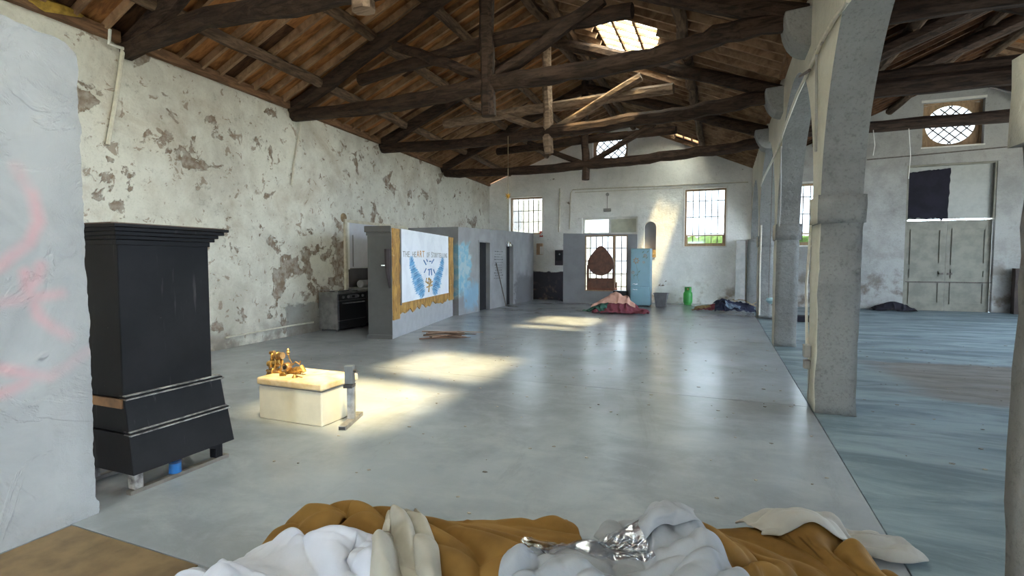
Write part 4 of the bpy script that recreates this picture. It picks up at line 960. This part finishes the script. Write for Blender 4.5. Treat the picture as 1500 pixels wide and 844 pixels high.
fo = simple('painted_flower', (.45, .36, .27), .6, var=.3, bump=0); fg = simple('painted_leaf', (.20, .30, .26), .6, bump=0)
for (cx_, cz_, R) in ((-2.6, 1.5, .12), (-2.32, 1.66, .07), (-2.7, 1.12, .06), (-2.36, 1.45, .05)):
    m = MB()
    for k in range(7):
        a = 2 * pi * k / 7; d = Vector((cos(a), 0, sin(a))); e = Vector((-sin(a), 0, cos(a))); c_ = Vector((cx_, fy0 - .002, cz_)); m.poly([c_ + d * R * .2, c_ + d * R * .6 - e * R * .25, c_ + d * R, c_ + d * R * .6 + e * R * .25], (0, .001, 0))
    m.build('flower_decal', fo, fr)
m = MB(); m.tube([(-2.6, fy0 - .002, 1.4), (-2.55, fy0 - .002, 1.15), (-2.56, fy0 - .002, .95), (-2.5, fy0 - .002, .82)], .006, 5); m.tube([(-2.7, fy0 - .002, 1.08), (-2.66, fy0 - .002, .9)], .006, 5)
for a, b in ((-2.54, 1.1), (-2.6, 1.0), (-2.4, 1.58), (-2.3, 1.55), (-2.27, 1.75), (-2.42, 1.74), (-2.68, .98)): m.poly([(a, fy0 - .003, b), (a + .05, fy0 - .003, b + .03), (a + .08, fy0 - .003, b + .09), (a + .02, fy0 - .003, b + .05)], (0, .001, 0))
m.build('stem_decal', fg, fr)
bi = empty('waste_bin'); tag(bi, 'grey tapered bin standing right of the blue fridge', 'bin')
def taper(x0, x1, y0, y1, z0, z1, k, mb=None): return (mb or MB()).hexa([(x0 + k, y0 + k, z0), (x1 - k, y0 + k, z0), (x1 - k, y1 - k, z0), (x0 + k, y1 - k, z0), (x0, y0, z1), (x1, y0, z1), (x1, y1, z1), (x0, y1, z1)])
taper(-2.04, -1.62, 17.3, 17.72, 0, .42, .06).build('bin_body', simple('grey_plastic', (.17, .17, .18), .6), bi, bevel=.012); ring_o = MB()
for a in ((-2.06, -1.60, 17.28, 17.31), (-2.06, -1.60, 17.71, 17.74)): ring_o.box(a[0], a[1], a[2], a[3], .42, .445)
for a in ((-2.06, -2.03, 17.31, 17.71), (-1.63, -1.60, 17.31, 17.71)): ring_o.box(a[0], a[1], a[2], a[3], .42, .445)
ring_o.build('rim', bpy.data.materials['grey_plastic'], bi)
gb = empty('gas_bottle'); tag(gb, 'green gas bottle standing by the gable wall under the right window', 'gas bottle')
gm = simple('green_enamel', (.035, .33, .05), .38, var=.15, scale=5); gx, gy = -1.07, 18.72
MB().lathe([(.02, .03), (.12, .035), (.148, .07), (.15, .12), (.15, .36), (.135, .42), (.09, .46), (.05, .475)], (gx, gy, 0), 28).build('cylinder', gm, gb, smooth=True)
MB().lathe([(.125, 0), (.125, .05), (.118, .06)], (gx, gy, 0), 24).build('foot_ring', gm, gb)
m = MB(); R0 = .105
for k in range(24):
    if k in (16, 17, 18, 19): zs = .44, .5
    else: zs = .43, .60
    a, b = 2 * pi * k / 24, 2 * pi * (k + 1) / 24; m.hexa([(gx + R * cos(t_), gy + R * sin(t_), z) for z in zs for R, t_ in ((R0, a), (R0 + .008, a), (R0 + .008, b), (R0, b))])
m.build('collar', gm, gb); MB().lathe([(.02, .47), (.02, .52), (.03, .53), (.03, .55)], (gx, gy, 0), 10).build('valve', bm1, gb)
# small things on the gable wall
ex = empty('exit_sign'); tag(ex, 'small red fire sign on the gable wall beside the left window', 'sign')
c_ = on_y(793, 343, YB); MB().box(c_.x - .07, c_.x + .07, YB - .012, YB - .001, c_.z - .11, c_.z + .11).build('plate', simple('sign_red', (.5, .06, .03), .5), ex); MB().box(c_.x - .02, c_.x + .02, YB - .016, YB - .012, c_.z - .07, c_.z + .06).build('symbol', M['white_paint'], ex)
eb = empty('fuse_box'); tag(eb, 'dark fuse box on the gable wall left of the screen', 'fuse box')
c_ = on_y(820, 378, YB); MB().box(c_.x - .16, c_.x + .16, YB - .12, YB - .001, c_.z - .28, c_.z + .3).build('box', simple('dark_purple_grey', (.055, .035, .045), .5), eb, bevel=.01)
MB().box(c_.x - .13, c_.x + .13, YB - .13, YB - .121, c_.z - .1, c_.z + .26).build('cover', M['enamel'], eb); MB().lathe([(.03, -.01), (.03, 0)], (c_.x + .03, YB - .131, c_.z + .14), 10, 'y').build('indicator', M['chrome'], eb)
wh = empty('wall_heater'); tag(wh, 'small white and orange box on the peeled patch left of the fuse box', 'box')
c_ = on_y(793, 365, YB); MB().box(c_.x - .17, c_.x + .08, YB - .1, YB - .001, c_.z - .22, c_.z + .22).build('case', simple('orange_cream_box', (.55, .36, .22), .7, var=.3), wh, bevel=.01); MB().box(c_.x - .02, c_.x + .1, YB - .12, YB - .1, c_.z - .2, c_.z + .1).build('front', M['white_paint'], wh)
wire('wall_pipe', [on_y(820, 276, YB - .03), on_y(819, 340, YB - .03)], .028, 'cream_pipe', 'vertical painted pipe on the gable wall left of the door')
wire('wall_pipe', [on_y(834, 336, YB - .03), on_y(836, 283, YB - .03), on_y(839, 278, YB - .03), on_y(960, 273, YB - .03), on_y(1040, 269, YB - .03), on_y(1096, 267, YB - .03)], .022, 'cream_pipe', 'cream conduit running across the gable wall above the windows')
wire('wall_pipe', [on_y(842, 282, YB - .03), on_y(960, 277, YB - .03), on_y(1000, 275, YB - .03)], .014, 'cream_pipe', 'thin second conduit just below the long gable wall conduit')
wl_ = empty('wall_light'); tag(wl_, 'old bracket light on the gable wall above the transom', 'lamp')
a = on_y(890, 285, YB); b = on_y(890, 309, YB)
MB().lathe([(.06, -.05), (.06, 0)], (a.x, YB, a.z), 12, 'y').build('rose', M['wire'], wl_); MB().tube([(a.x, YB - .05, a.z), (b.x, YB - .07, b.z + .08)], .014, 6).build('rod', M['wire'], wl_); MB().box(b.x - .13, b.x + .13, YB - .14, YB - .01, b.z - .03, b.z + .08).build('lamp_head', M['wire'], wl_, bevel=.01)
rp = rough_box(.42, .7, YB - .5, YB - .36, 0, 2.15, .12, .006, 2).build('leaning_board', simple('grey_white_board', (.48, .47, .44), .8)); tag(rp, 'pale board standing against the gable wall beside the last arch', 'board')

# pendant cord with ornament, drum lamp
pn = empty('pendant'); tag(pn, 'small gilt ornament hanging on a long cord from the third truss', 'pendant')
A_, B_ = feet_xy(2); top_ = on_plane(747, 204, A_, B_); bot = on_plane(747, 288, A_, B_)
MB().tube([(top_.x, top_.y - .11, 4.2), (bot.x, bot.y - .11, bot.z)], .006, 5).build('cord', simple('tan_cord', (.38, .30, .18), .8, bump=0), pn)
MB().tube([(bot.x, bot.y - .11, bot.z), (bot.x, bot.y - .11, bot.z - .62)], .004, 5).build('lower_cord', bpy.data.materials['tan_cord'], pn)
m = MB()
for k in range(8):
    a = 2 * pi * k / 8; m.tube([(bot.x, bot.y - .11, bot.z), (bot.x + .07 * cos(a), bot.y - .11 + .03 * sin(a * 2), bot.z + .075 * sin(a))], .01, 6, rr=[.018, .004])
m.build('gilt_star', simple('gilt', (.75, .42, .06), .35, .5), pn)

# ------------------------------------------------------------------ arcade cables, boxes, hanging cup
def ap(x, y, d=.03): return on_x(x, y, AX0 - d)
wire('arcade_conduit', [ap(1243, 0), ap(1222, 28), ap(1203, 62), ap(1186, 100), ap(1168, 138), ap(1150, 185), ap(1139, 218), ap(1131, 236), ap(1120, 258), ap(1114, 272)], .02, 'cream_pipe', 'cream cable bundle sloping along the arches', 'cable')
wire('arcade_wire', [ap(1205, 62), ap(1196, 72), ap(1196, 150), ap(1195, 222)], .013, 'wire', 'grey wire dropping on the near arch beside the first column', 'cable')
wire('arcade_wire', [ap(1186, 103, .05), ap(1172, 112, .05)], .018, 'iron', 'short dark clamp on the arch cable', 'clamp')
wire('arcade_wire', [ap(1144, 215), ap(1143, 300), ap(1141, 332)], .012, 'wire', 'grey wire dropping beside the second column', 'cable')
wire('column_conduit', [ap(1188, 330), ap(1181, 420), ap(1182, 512)], .014, 'cream_pipe', 'thin conduit down the nave side of the nearest visible column', 'cable')
wire('column_conduit', [ap(1115, 330), ap(1113, 400), ap(1112, 462)], .022, 'cream_pipe', 'yellowish conduit down the third column', 'cable')
jb = empty('junction_box'); tag(jb, 'grey socket boxes low on the nave side of the near column', 'socket')
a = ap(1186, 522, .0); MB().box(AX0 - .07, AX0 - .005, 6.05, 6.17, .50, .63).build('upper_box', M['wire'], jb, bevel=.01); MB().box(AX0 - .065, AX0 - .005, 6.07, 6.16, .38, .47).build('lower_box', M['wire'], jb, bevel=.01); MB().tube([(AX0 - .012, 6.11, .38), (AX0 - .012, 6.1, .25), (AX0 - .012, 6.16, .05)], .006, 5).build('cable', M['wire'], jb)
hc = empty('hanging_lantern'); tag(hc, 'pale blue shade hanging on two cords by the third column', 'lamp')
c_ = on_y(1130, 440, 13.2)
MB().lathe([(.02, .06), (.10, .05), (.12, .0), (.05, -.08)], tuple(c_), 16).build('shade', simple('pale_blue_shade', (.40, .58, .64), .4), hc, smooth=True); MB().lathe([(.05, -.12), (.06, -.08), (.02, -.05)], (c_.x + .06, c_.y, c_.z), 10).build('holder', M['enamel'], hc)
for s in (-.06, .06): MB().tube([(c_.x + s, c_.y, c_.z + .05), (c_.x + s * .8, c_.y, 4.3)], .008, 5).build('cord', M['iron'], hc)
# wires in the side aisle
wire('aisle_cable', [on_y(1270, 234, YB - .02), on_y(1340, 228, YB - .02), on_y(1500, 213, YB - .02)], .016, 'iron', 'dark cable across the aisle gable wall below the oval window', 'cable')
for i, (x, ya, yb) in enumerate(((1279, 198, 228), (1331, 196, 262))):
    p0, p1 = on_y(x, ya, 12.55), on_y(x, yb, 12.55)
    wire('dangling_wire', [p0 + Vector((0, 0, .1)), p0.lerp(p1, .5) + Vector((.03, 0, 0)), p1], .007, 'white_paint', ('short white wire dangling from the aisle tie beam near the column', 'long white wire dangling from the aisle tie beam')[i], 'cable')
# side aisle floor objects
bw = rough_box(7.62, 8.35, 18.75, 18.95, 0, 1.28, .2, .01, 3).build('wood_panel', simple('dark_brown_panel', (.05, .03, .025), .7, var=.4)); tag(bw, 'dark brown wooden panel standing right of the aisle door', 'panel')
bx = MB().box(1.45, 2.1, 14.4, 14.75, 0, .14).build('floor_box', M['black'], bevel=.02); tag(bx, 'low black box on the aisle floor between the first two columns', 'box')

# ------------------------------------------------------------------ sticks on the floor
random.seed(12); sm = [simple('dry_stick_%s' % k, c, .85, bump=0) for k, c in zip(('brown', 'dark', 'pale'), ((.20, .11, .075), (.09, .055, .04), (.34, .22, .16)))]
c0 = on_z(662, 496); T2 = RT.copy()
for k in range(18):
    c_ = c0 + RT * random.uniform(-.22, .22) + Vector((0, 0, .015 + .02 * (k % 6))) + Vector((-.3, .95, 0)) * random.uniform(-.1, .1)
    a = random.uniform(-.55, .55); d = (RT * cos(a) + Vector((-RT.y, RT.x, 0)) * sin(a)); L_ = random.uniform(.26, .5)
    p_ = [c_ - d * L_, c_ - d * L_ * .2 + Vector((0, 0, .012)), c_ + d * L_ * .4 + Vector((random.uniform(-.02, .02), random.uniform(-.02, .02), .006)), c_ + d * L_ + Vector((0, 0, random.uniform(-.006, .012)))]
    for q in p_: q.z = max(q.z, .012)
    tag(MB().tube(p_, .011, 5, rr=[.013, .012, .010, .006]).build('dry_stick', sm[k % 3]), 'dry brown stick in the small heap before the display wall', 'stick', 'dry sticks before the display wall')

# ------------------------------------------------------------------ cloth
class HMap:
    def __init__(s, x0, x1, y0, y1, d=.02):
        s.x0, s.y0, s.d = x0, y0, d; s.nx = int((x1 - x0) / d) + 2; s.ny = int((y1 - y0) / d) + 2; s.h = np.zeros((s.nx, s.ny))
    def fill(s, f):
        X = s.x0 + s.d * np.arange(s.nx)[:, None]; Y = s.y0 + s.d * np.arange(s.ny)[None, :]; s.h = np.maximum(s.h, f(X, Y)); return s
    def at(s, x, y):
        fx = np.clip((x - s.x0) / s.d, 0, s.nx - 1.001); fy = np.clip((y - s.y0) / s.d, 0, s.ny - 1.001); i = fx.astype(int); j = fy.astype(int); a = fx - i; b = fy - j
        return s.h[i, j] * (1 - a) * (1 - b) + s.h[i + 1, j] * a * (1 - b) + s.h[i, j + 1] * (1 - a) * b + s.h[i + 1, j + 1] * a * b
    def stamp(s, P):
        for (A_, B_) in ((P[:-1], P[1:]), (P[:, :-1], P[:, 1:])):
            for f in (0, .33, .66):
                Q = (A_ * (1 - f) + B_ * f).reshape(-1, 3); i = np.clip(((Q[:, 0] - s.x0) / s.d).round().astype(int), 0, s.nx - 1); j = np.clip(((Q[:, 1] - s.y0) / s.d).round().astype(int), 0, s.ny - 1)
                np.maximum.at(s.h, (i, j), Q[:, 2])
def cloth(name, quad, nu, nv, su, sv, hm, mat, seed, steps=110, lift=.06, amp=.05, freq=(4, 3), thick=.008, parent=None, bend=.03, edge=.03, folds=()):
    rs = np.random.RandomState(seed); u = np.linspace(0, 1, nu)[:, None, None]; v = np.linspace(0, 1, nv)[None, :, None]
    q = [np.array((*p, 0.0)) for p in quad]        # corners 00,10,11,01
    P = (q[0] * (1 - u) * (1 - v) + q[1] * u * (1 - v) + q[2] * u * v + q[3] * (1 - u) * v)
    U, V_ = u[..., 0], v[..., 0]; z = np.zeros((nu, nv))
    for k in range(7):
        z += rs.uniform(.3, 1) * np.sin(2 * pi * (rs.uniform(.4, 1) * freq[0] * U + rs.uniform(-.5, .5) * freq[1] * V_ + rs.rand())) * np.cos(pi * (rs.uniform(-.5, .5) * freq[0] * U + rs.uniform(.4, 1) * freq[1] * V_ + rs.rand()))
    P[:, :, 2] = hm.at(P[:, :, 0], P[:, :, 1]) + lift + amp * (z - z.min()) / (z.max() - z.min())
    for ax in (0, 1):
        w = np.zeros((nu, nv))
        for k in range(4): w += rs.uniform(.4, 1) * np.sin(2 * pi * (rs.uniform(.5, 3) * U + rs.uniform(.5, 2.5) * V_ + rs.rand()))
        P[:, :, ax] += edge * w / 2.5
    pin = np.zeros((nu, nv), bool); pin[0] = pin[-1] = True; pin[:, 0] = pin[:, -1] = True
    def rest(a, b, k): return np.linalg.norm((a - b)[..., :2], axis=2) * k
    lu = rest(P[1:], P[:-1], su); lv = rest(P[:, 1:], P[:, :-1], sv); ld = np.sqrt(lu[:, :-1] ** 2 + lv[:-1] ** 2)
    Vv = np.zeros_like(P); dt = .02
    def solve(a, b, L, k):
        d = b - a; n = np.linalg.norm(d, axis=2) + 1e-9; c = (k * .5 * (n - L) / n)[..., None] * d; a += c; b -= c
    for it in range(steps):
        Vv *= .94; Vv[..., 2] -= 9.8 * dt; prev = P.copy(); P += Vv * dt
        for r in range(5):
            for o in (0, 1):
                m = (nu - 1 - o + 1) // 2
                a, b = P[o:-1:2], P[o + 1::2]; k_ = min(len(a), len(b)); solve(a[:k_], b[:k_], lu[o::2][:k_], 1.0)
                a, b = P[:, o:-1:2], P[:, o + 1::2]; k_ = min(a.shape[1], b.shape[1]); solve(a[:, :k_], b[:, :k_], lv[:, o::2][:, :k_], 1.0)
            D = np.zeros_like(P)
            for (a, b, sa, sb) in ((P[:-1, :-1], P[1:, 1:], (slice(0, -1), slice(0, -1)), (slice(1, None), slice(1, None))), (P[1:, :-1], P[:-1, 1:], (slice(1, None), slice(0, -1)), (slice(0, -1), slice(1, None)))):
                d = b - a; n = np.linalg.norm(d, axis=2) + 1e-9; c = (.16 * (n - ld) / n)[..., None] * d; D[sa] += c; D[sb] -= c
            P += D
            # bending: pull towards the mean of neighbours
            P[1:-1] += bend * ((P[2:] + P[:-2]) / 2 - P[1:-1]); P[:, 1:-1] += bend * ((P[:, 2:] + P[:, :-2]) / 2 - P[:, 1:-1])
            P[pin, :2] = prev[pin, :2]
            g = hm.at(P[..., 0], P[..., 1]) + .014; hit = P[..., 2] < g; P[..., 2] = np.maximum(P[..., 2], g)
            P[..., :2] = np.where(hit[..., None], prev[..., :2] + (P[..., :2] - prev[..., :2]) * .35, P[..., :2])
        Vv = np.clip((P - prev) / dt, -3, 3)
    for ang, fr, am, sharp in folds:
        w = np.zeros((nu, nv))
        for k in range(4): w += rs.uniform(.3, 1) * np.sin(2 * pi * (rs.uniform(-1.2, 1.2) * U + rs.uniform(.3, 1.6) * V_ + rs.rand()))
        ph = fr * (cos(ang) * U + sin(ang) * V_) + .28 * w; mod = .55 + .45 * np.sin(2 * pi * (rs.uniform(.5, 1.5) * U + rs.uniform(.5, 1.5) * V_ + rs.rand()))
        P[..., 2] += am * np.abs(np.sin(pi * ph)) ** sharp * mod * np.clip(np.minimum(np.minimum(U, 1 - U), np.minimum(V_, 1 - V_)) * 9 + .35, 0, 1)
    hm.stamp(P)
    f = [(i * nv + j, (i + 1) * nv + j, (i + 1) * nv + j + 1, i * nv + j + 1) for i in range(nu - 1) for j in range(nv - 1)]
    o = MB().add(P.reshape(-1, 3).tolist(), f).build(name, mat, parent, smooth='full')
    m = o.modifiers.new('thickness', 'SOLIDIFY'); m.thickness = thick; m.offset = 1
    m = o.modifiers.new('smooth', 'SUBSURF'); m.levels = 2; m.render_levels = 2
    return o
def fabric(name, col, col2, rough=.9, sheen=.3, weave=90, bump=.15, trans=0.0):
    N = NT(name); N.set(N.mix(N.ramp(N.noise(4, 5), .35, .7), col, col2), rough, spec=.15); N.b.inputs['Sheen Weight'].default_value = sheen; N.b.inputs['Sheen Roughness'].default_value = .4
    N.put(N.b.inputs['Sheen Tint'], tuple(min(1, q * 1.8) for q in col)); N.bump(N.noise(weave, 3), bump, .004); return N.m
def cf(x, y, z=0.0): p = on_z(x, y, z); return (p.x, p.y)
R2 = Vector((cos(YAW), sin(YAW))); F2 = Vector((-sin(YAW), cos(YAW)))
def uv(u, v): p = R2 * u + F2 * v; return (p.x, p.y)
hm = HMap(-3.3, 2.6, 1.0, 4.0)
def ridge(X, Y):
    u = X * R2.x + Y * R2.y; v = X * F2.x + Y * F2.y
    prof = .27 * np.exp(-((u + .95) / .42) ** 2) + .15 * np.exp(-((u + .25) / .4) ** 2) + .10 * np.exp(-((u - .15) / .4) ** 2) + .22 * np.exp(-((u - .62) / .3) ** 2) + .20 * np.exp(-((u - 1.2) / .45) ** 2)
    return .45 * prof * np.exp(-(np.abs(v - 2.36) / .42) ** 3)
hm.fill(ridge)
och = fabric('ochre_velvet', (.185, .10, .026), (.125, .066, .017), .8, .35, 60)
cl = []
def fg(name, quad, n, k, mat, seed, freq, amp, lab, cat, group=None, **kw):
    return tag(cloth(name, [uv(*q) for q in quad], n[0], n[1], k[0], k[1], hm, mat, seed, freq=freq, amp=amp, **kw), lab, cat, group)
fg('curtain', [(-1.3, 1.9), (.45, 1.9), (.3, 2.80), (-1.2, 2.86)], (90, 44), (1.1, 1.08), och, 3, (5, 2), .08, 'crumpled ochre velvet curtain behind the white sheet', 'curtain', 'ochre curtains in the foreground', folds=[(.5, 8, .09, .65), (1.2, 5, .05, .7)])
fg('curtain', [(.62, 1.9), (1.8, 1.95), (1.66, 2.62), (.68, 2.70)], (80, 40), (1.1, 1.05), och, 8, (4, .6), .06, 'ochre velvet curtain in upright folds right of the grey towel', 'curtain', 'ochre curtains in the foreground', folds=[(-.12, 5, .13, .7), (.3, 8, .03, .8)])
bei = fabric('beige_lining', (.33, .31, .27), (.27, .25, .215), .8, .1)
fg('beige_blanket', [(1.25, 2.5), (2.05, 2.47), (2.0, 2.72), (1.2, 2.76)], (60, 24), (1.05, 1.1), fabric('pale_beige_wool', (.34, .325, .30), (.28, .265, .245)), 5, (4, 3), .07, 'pale beige blanket spilling out right of the ochre curtain', 'blanket', folds=[(1.45, 3.5, .07, .7), (.8, 5, .03, 1)])
fg('white_sheet', [(-1.75, 1.9), (-.42, 1.85), (-.56, 2.34), (-1.28, 2.42)], (90, 46), (1.1, 1.08), fabric('white_cotton', (.45, .465, .53), (.40, .415, .48), .85, .1), 11, (3, 2), .08, 'crumpled white cotton sheet at the lower left', 'sheet', folds=[(.55, 5.5, .06, .65), (-.55, 3.5, .04, .7), (1.3, 9, .014, .8)])
fg('lining_fold', [(-.58, 2.0), (-.22, 1.9), (-.50, 2.60), (-.64, 2.58)], (26, 50), (1.1, 1.05), bei, 17, (2, 1), .05, 'beige satin lining folded over between sheet and ochre curtain', 'lining', lift=.12, folds=[(.2, 2.4, .09, .7), (.8, 4, .02, 1)])
tow = fabric('grey_towelling', (.27, .28, .305), (.22, .228, .25), .95, .2, 45, .4)
fg('towel', [(-.14, 1.95), (.98, 1.95), (.84, 2.44), (.08, 2.3)], (80, 46), (1.1, 1.08), tow, 23, (3, 2), .08, 'grey towel heaped in the middle of the foreground', 'towel', folds=[(.9, 3.2, .06, .65), (-.3, 3.6, .045, .7), (.3, 8, .018, .8)])
fg('towel', [(.4, 2.36), (.86, 2.30), (.80, 2.58), (.46, 2.6)], (34, 26), (1.1, 1.1), tow, 29, (2, 1), .08, 'rolled grey towel end standing up right of the plastic wrap', 'towel', folds=[(.4, 2.2, .06, .6), (1.3, 4, .02, 1)])
pl = glass_mat('clear_plastic_film', (.93, .94, .96), .16, .18)
fg('plastic_wrap', [(.06, 2.26), (.62, 2.2), (.60, 2.38), (.04, 2.5)], (60, 22), (1.25, 1.5), pl, 31, (9, 5), .07, 'crumpled clear plastic wrap over the grey towel', 'plastic wrap', thick=.002, bend=.002)
# distant heaps
def heap(cx, cy, sx, sy, h): return lambda X, Y: h * np.clip(1.2 * np.exp(-(((X - cx) / sx) ** 2 + ((Y - cy) / sy) ** 2)) - .2, 0, 1)
p = on_z(900, 459); hx, hy = p.x, p.y + .45
hm2 = HMap(hx - 2, hx + 2, hy - 2, hy + 2, .03).fill(heap(hx - .05, hy, .62, .5, .42))
def rect(cx, cy, w, d, a=0.0):
    c, s = cos(a), sin(a); return [(cx + c * i - s * j, cy + s * i + c * j) for i, j in ((-w, -d), (w, -d), (w, d), (-w, d))]
tag(cloth('blanket', rect(hx + .15, hy - .32, .8, .42, .1), 34, 20, 1.25, 1.2, hm2, fabric('maroon_wool', (.20, .055, .075), (.13, .035, .05)), 2, amp=.08, folds=[(.3, 6, .06, .8)]), 'maroon blanket at the foot of the heap before the screen', 'blanket')
tag(cloth('blanket', rect(hx - .55, hy - .42, .34, .2, -.1), 20, 16, 1.4, 1.3, hm2, fabric('dark_green_cloth', (.055, .13, .105), (.03, .07, .06)), 3, amp=.06, folds=[(.4, 4, .06, .8)]), 'dark green cloth at the left of the heap before the screen', 'cloth')
tag(cloth('blanket', rect(hx - .12, hy + .08, .62, .46, .15), 34, 26, 1.18, 1.15, hm2, fabric('salmon_pink_wool', (.62, .36, .29), (.54, .30, .25)), 4, amp=.08, folds=[(.5, 4, .07, .8), (-.6, 3, .05, .8)]), 'salmon pink blanket draped over the heap before the screen', 'blanket')
bx = taper(hx - .55, hx - .1, 17.35, 17.7, 0, .5, .02).build('dark_crate', M['enamel'], bevel=.01); tag(bx, 'dark crate half hidden behind the pink blanket heap', 'crate')
p = on_z(1065, 458); hx, hy = p.x, p.y + .35
hm3 = HMap(hx - 2, hx + 2, hy - 2, hy + 2, .03).fill(heap(hx + .1, hy + .1, .75, .45, .24))
tag(cloth('blanket', rect(hx - .4, hy, .42, .35, -.2), 26, 20, 1.35, 1.3, hm3, fabric('wine_red_cloth', (.22, .05, .07), (.13, .03, .045)), 2, amp=.09, folds=[(.6, 4, .07, .8)]), 'wine red cloth in the heap beside the third column', 'cloth')
tag(cloth('blanket', rect(hx - .72, hy - .12, .26, .16, .2), 18, 12, 1.3, 1.3, hm3, fabric('tan_cloth', (.26, .18, .09), (.18, .12, .06)), 6, amp=.05), 'tan cloth at the left tip of the heap beside the third column', 'cloth')
tag(cloth('blanket', rect(hx + .2, hy - .1, .55, .34, .05), 30, 20, 1.35, 1.3, hm3, fabric('navy_cloth', (.035, .04, .075), (.02, .02, .035)), 7, amp=.09, folds=[(.4, 5, .07, .8)]), 'dark navy cloth in the heap beside the third column', 'cloth')
tag(cloth('blanket', rect(hx + .15, hy - .3, .2, .1, .05), 16, 12, 1.3, 1.3, hm3, fabric('slate_blue_cloth', (.17, .21, .27), (.11, .14, .19)), 9, amp=.04), 'slate blue rag at the front of the heap beside the third column', 'cloth')
random.seed(3)
for k, lab in enumerate(('pale rope looping over the cloth heap towards the third column', 'thin tan rope trailing behind the cloth heap')):
    pts = [Vector((hx + .15 + .16 * i, hy + .1 + .1 * k + .07 * sin(i * 1.7 + k), .26 + .10 * sin(i * 1.1 + k * 2) * (1 if i < 5 else .4))) for i in range(6)]
    pts += [Vector((hx + .98, hy - .1, .14)), Vector((hx + .88, hy - .3, .02))]
    tag(MB().tube(pts, .016, 6).build('rope', simple('hemp_rope_%s' % ('a' if k else 'b'), (.45, .35, .22), .9), smooth=True), lab, 'rope')
p = on_z(1297, 452); hm4 = HMap(p.x - 1.5, p.x + 1.5, p.y - 2.2, p.y + 1, .03).fill(heap(p.x, 18.75, .45, .25, .26))
tag(cloth('black_cloth', rect(p.x, 18.7, .55, .26), 24, 14, 1.2, 1.25, hm4, M['black'], 4, amp=.06), 'black cloth dropped on the floor left of the aisle door', 'cloth')

# ------------------------------------------------------------------ debris: dust flakes and chips nobody could count
random.seed(77); m = MB()
for k in range(520):
    if k < 330: x, y_ = random.uniform(-6.5, .8), random.uniform(2.4, 15)
    else: x, y_ = random.uniform(.4, 5), random.uniform(2.8, 12)
    if x < -3.2 and y_ < 4.3: continue
    if abs(x - 1.05) < .26: continue
    r = random.uniform(.004, .013) * (1 + .05 * y_); a = random.uniform(0, 6.28); pts = []
    for q in range(5): b = a + 2 * pi * q / 5; pts.append((x + r * cos(b) * random.uniform(.6, 1.6), y_ + r * sin(b) * random.uniform(.5, 1.1), .001))
    m.poly(pts, (0, 0, random.uniform(.002, .006)))
db = m.build('floor_debris', simple('dark_debris', (.09, .08, .07), .9, var=.6, scale=3, col2=(.4, .36, .3), bump=0)); db['kind'] = 'stuff'; tag(db, 'scattered dust chips and flakes on the floor', 'debris')
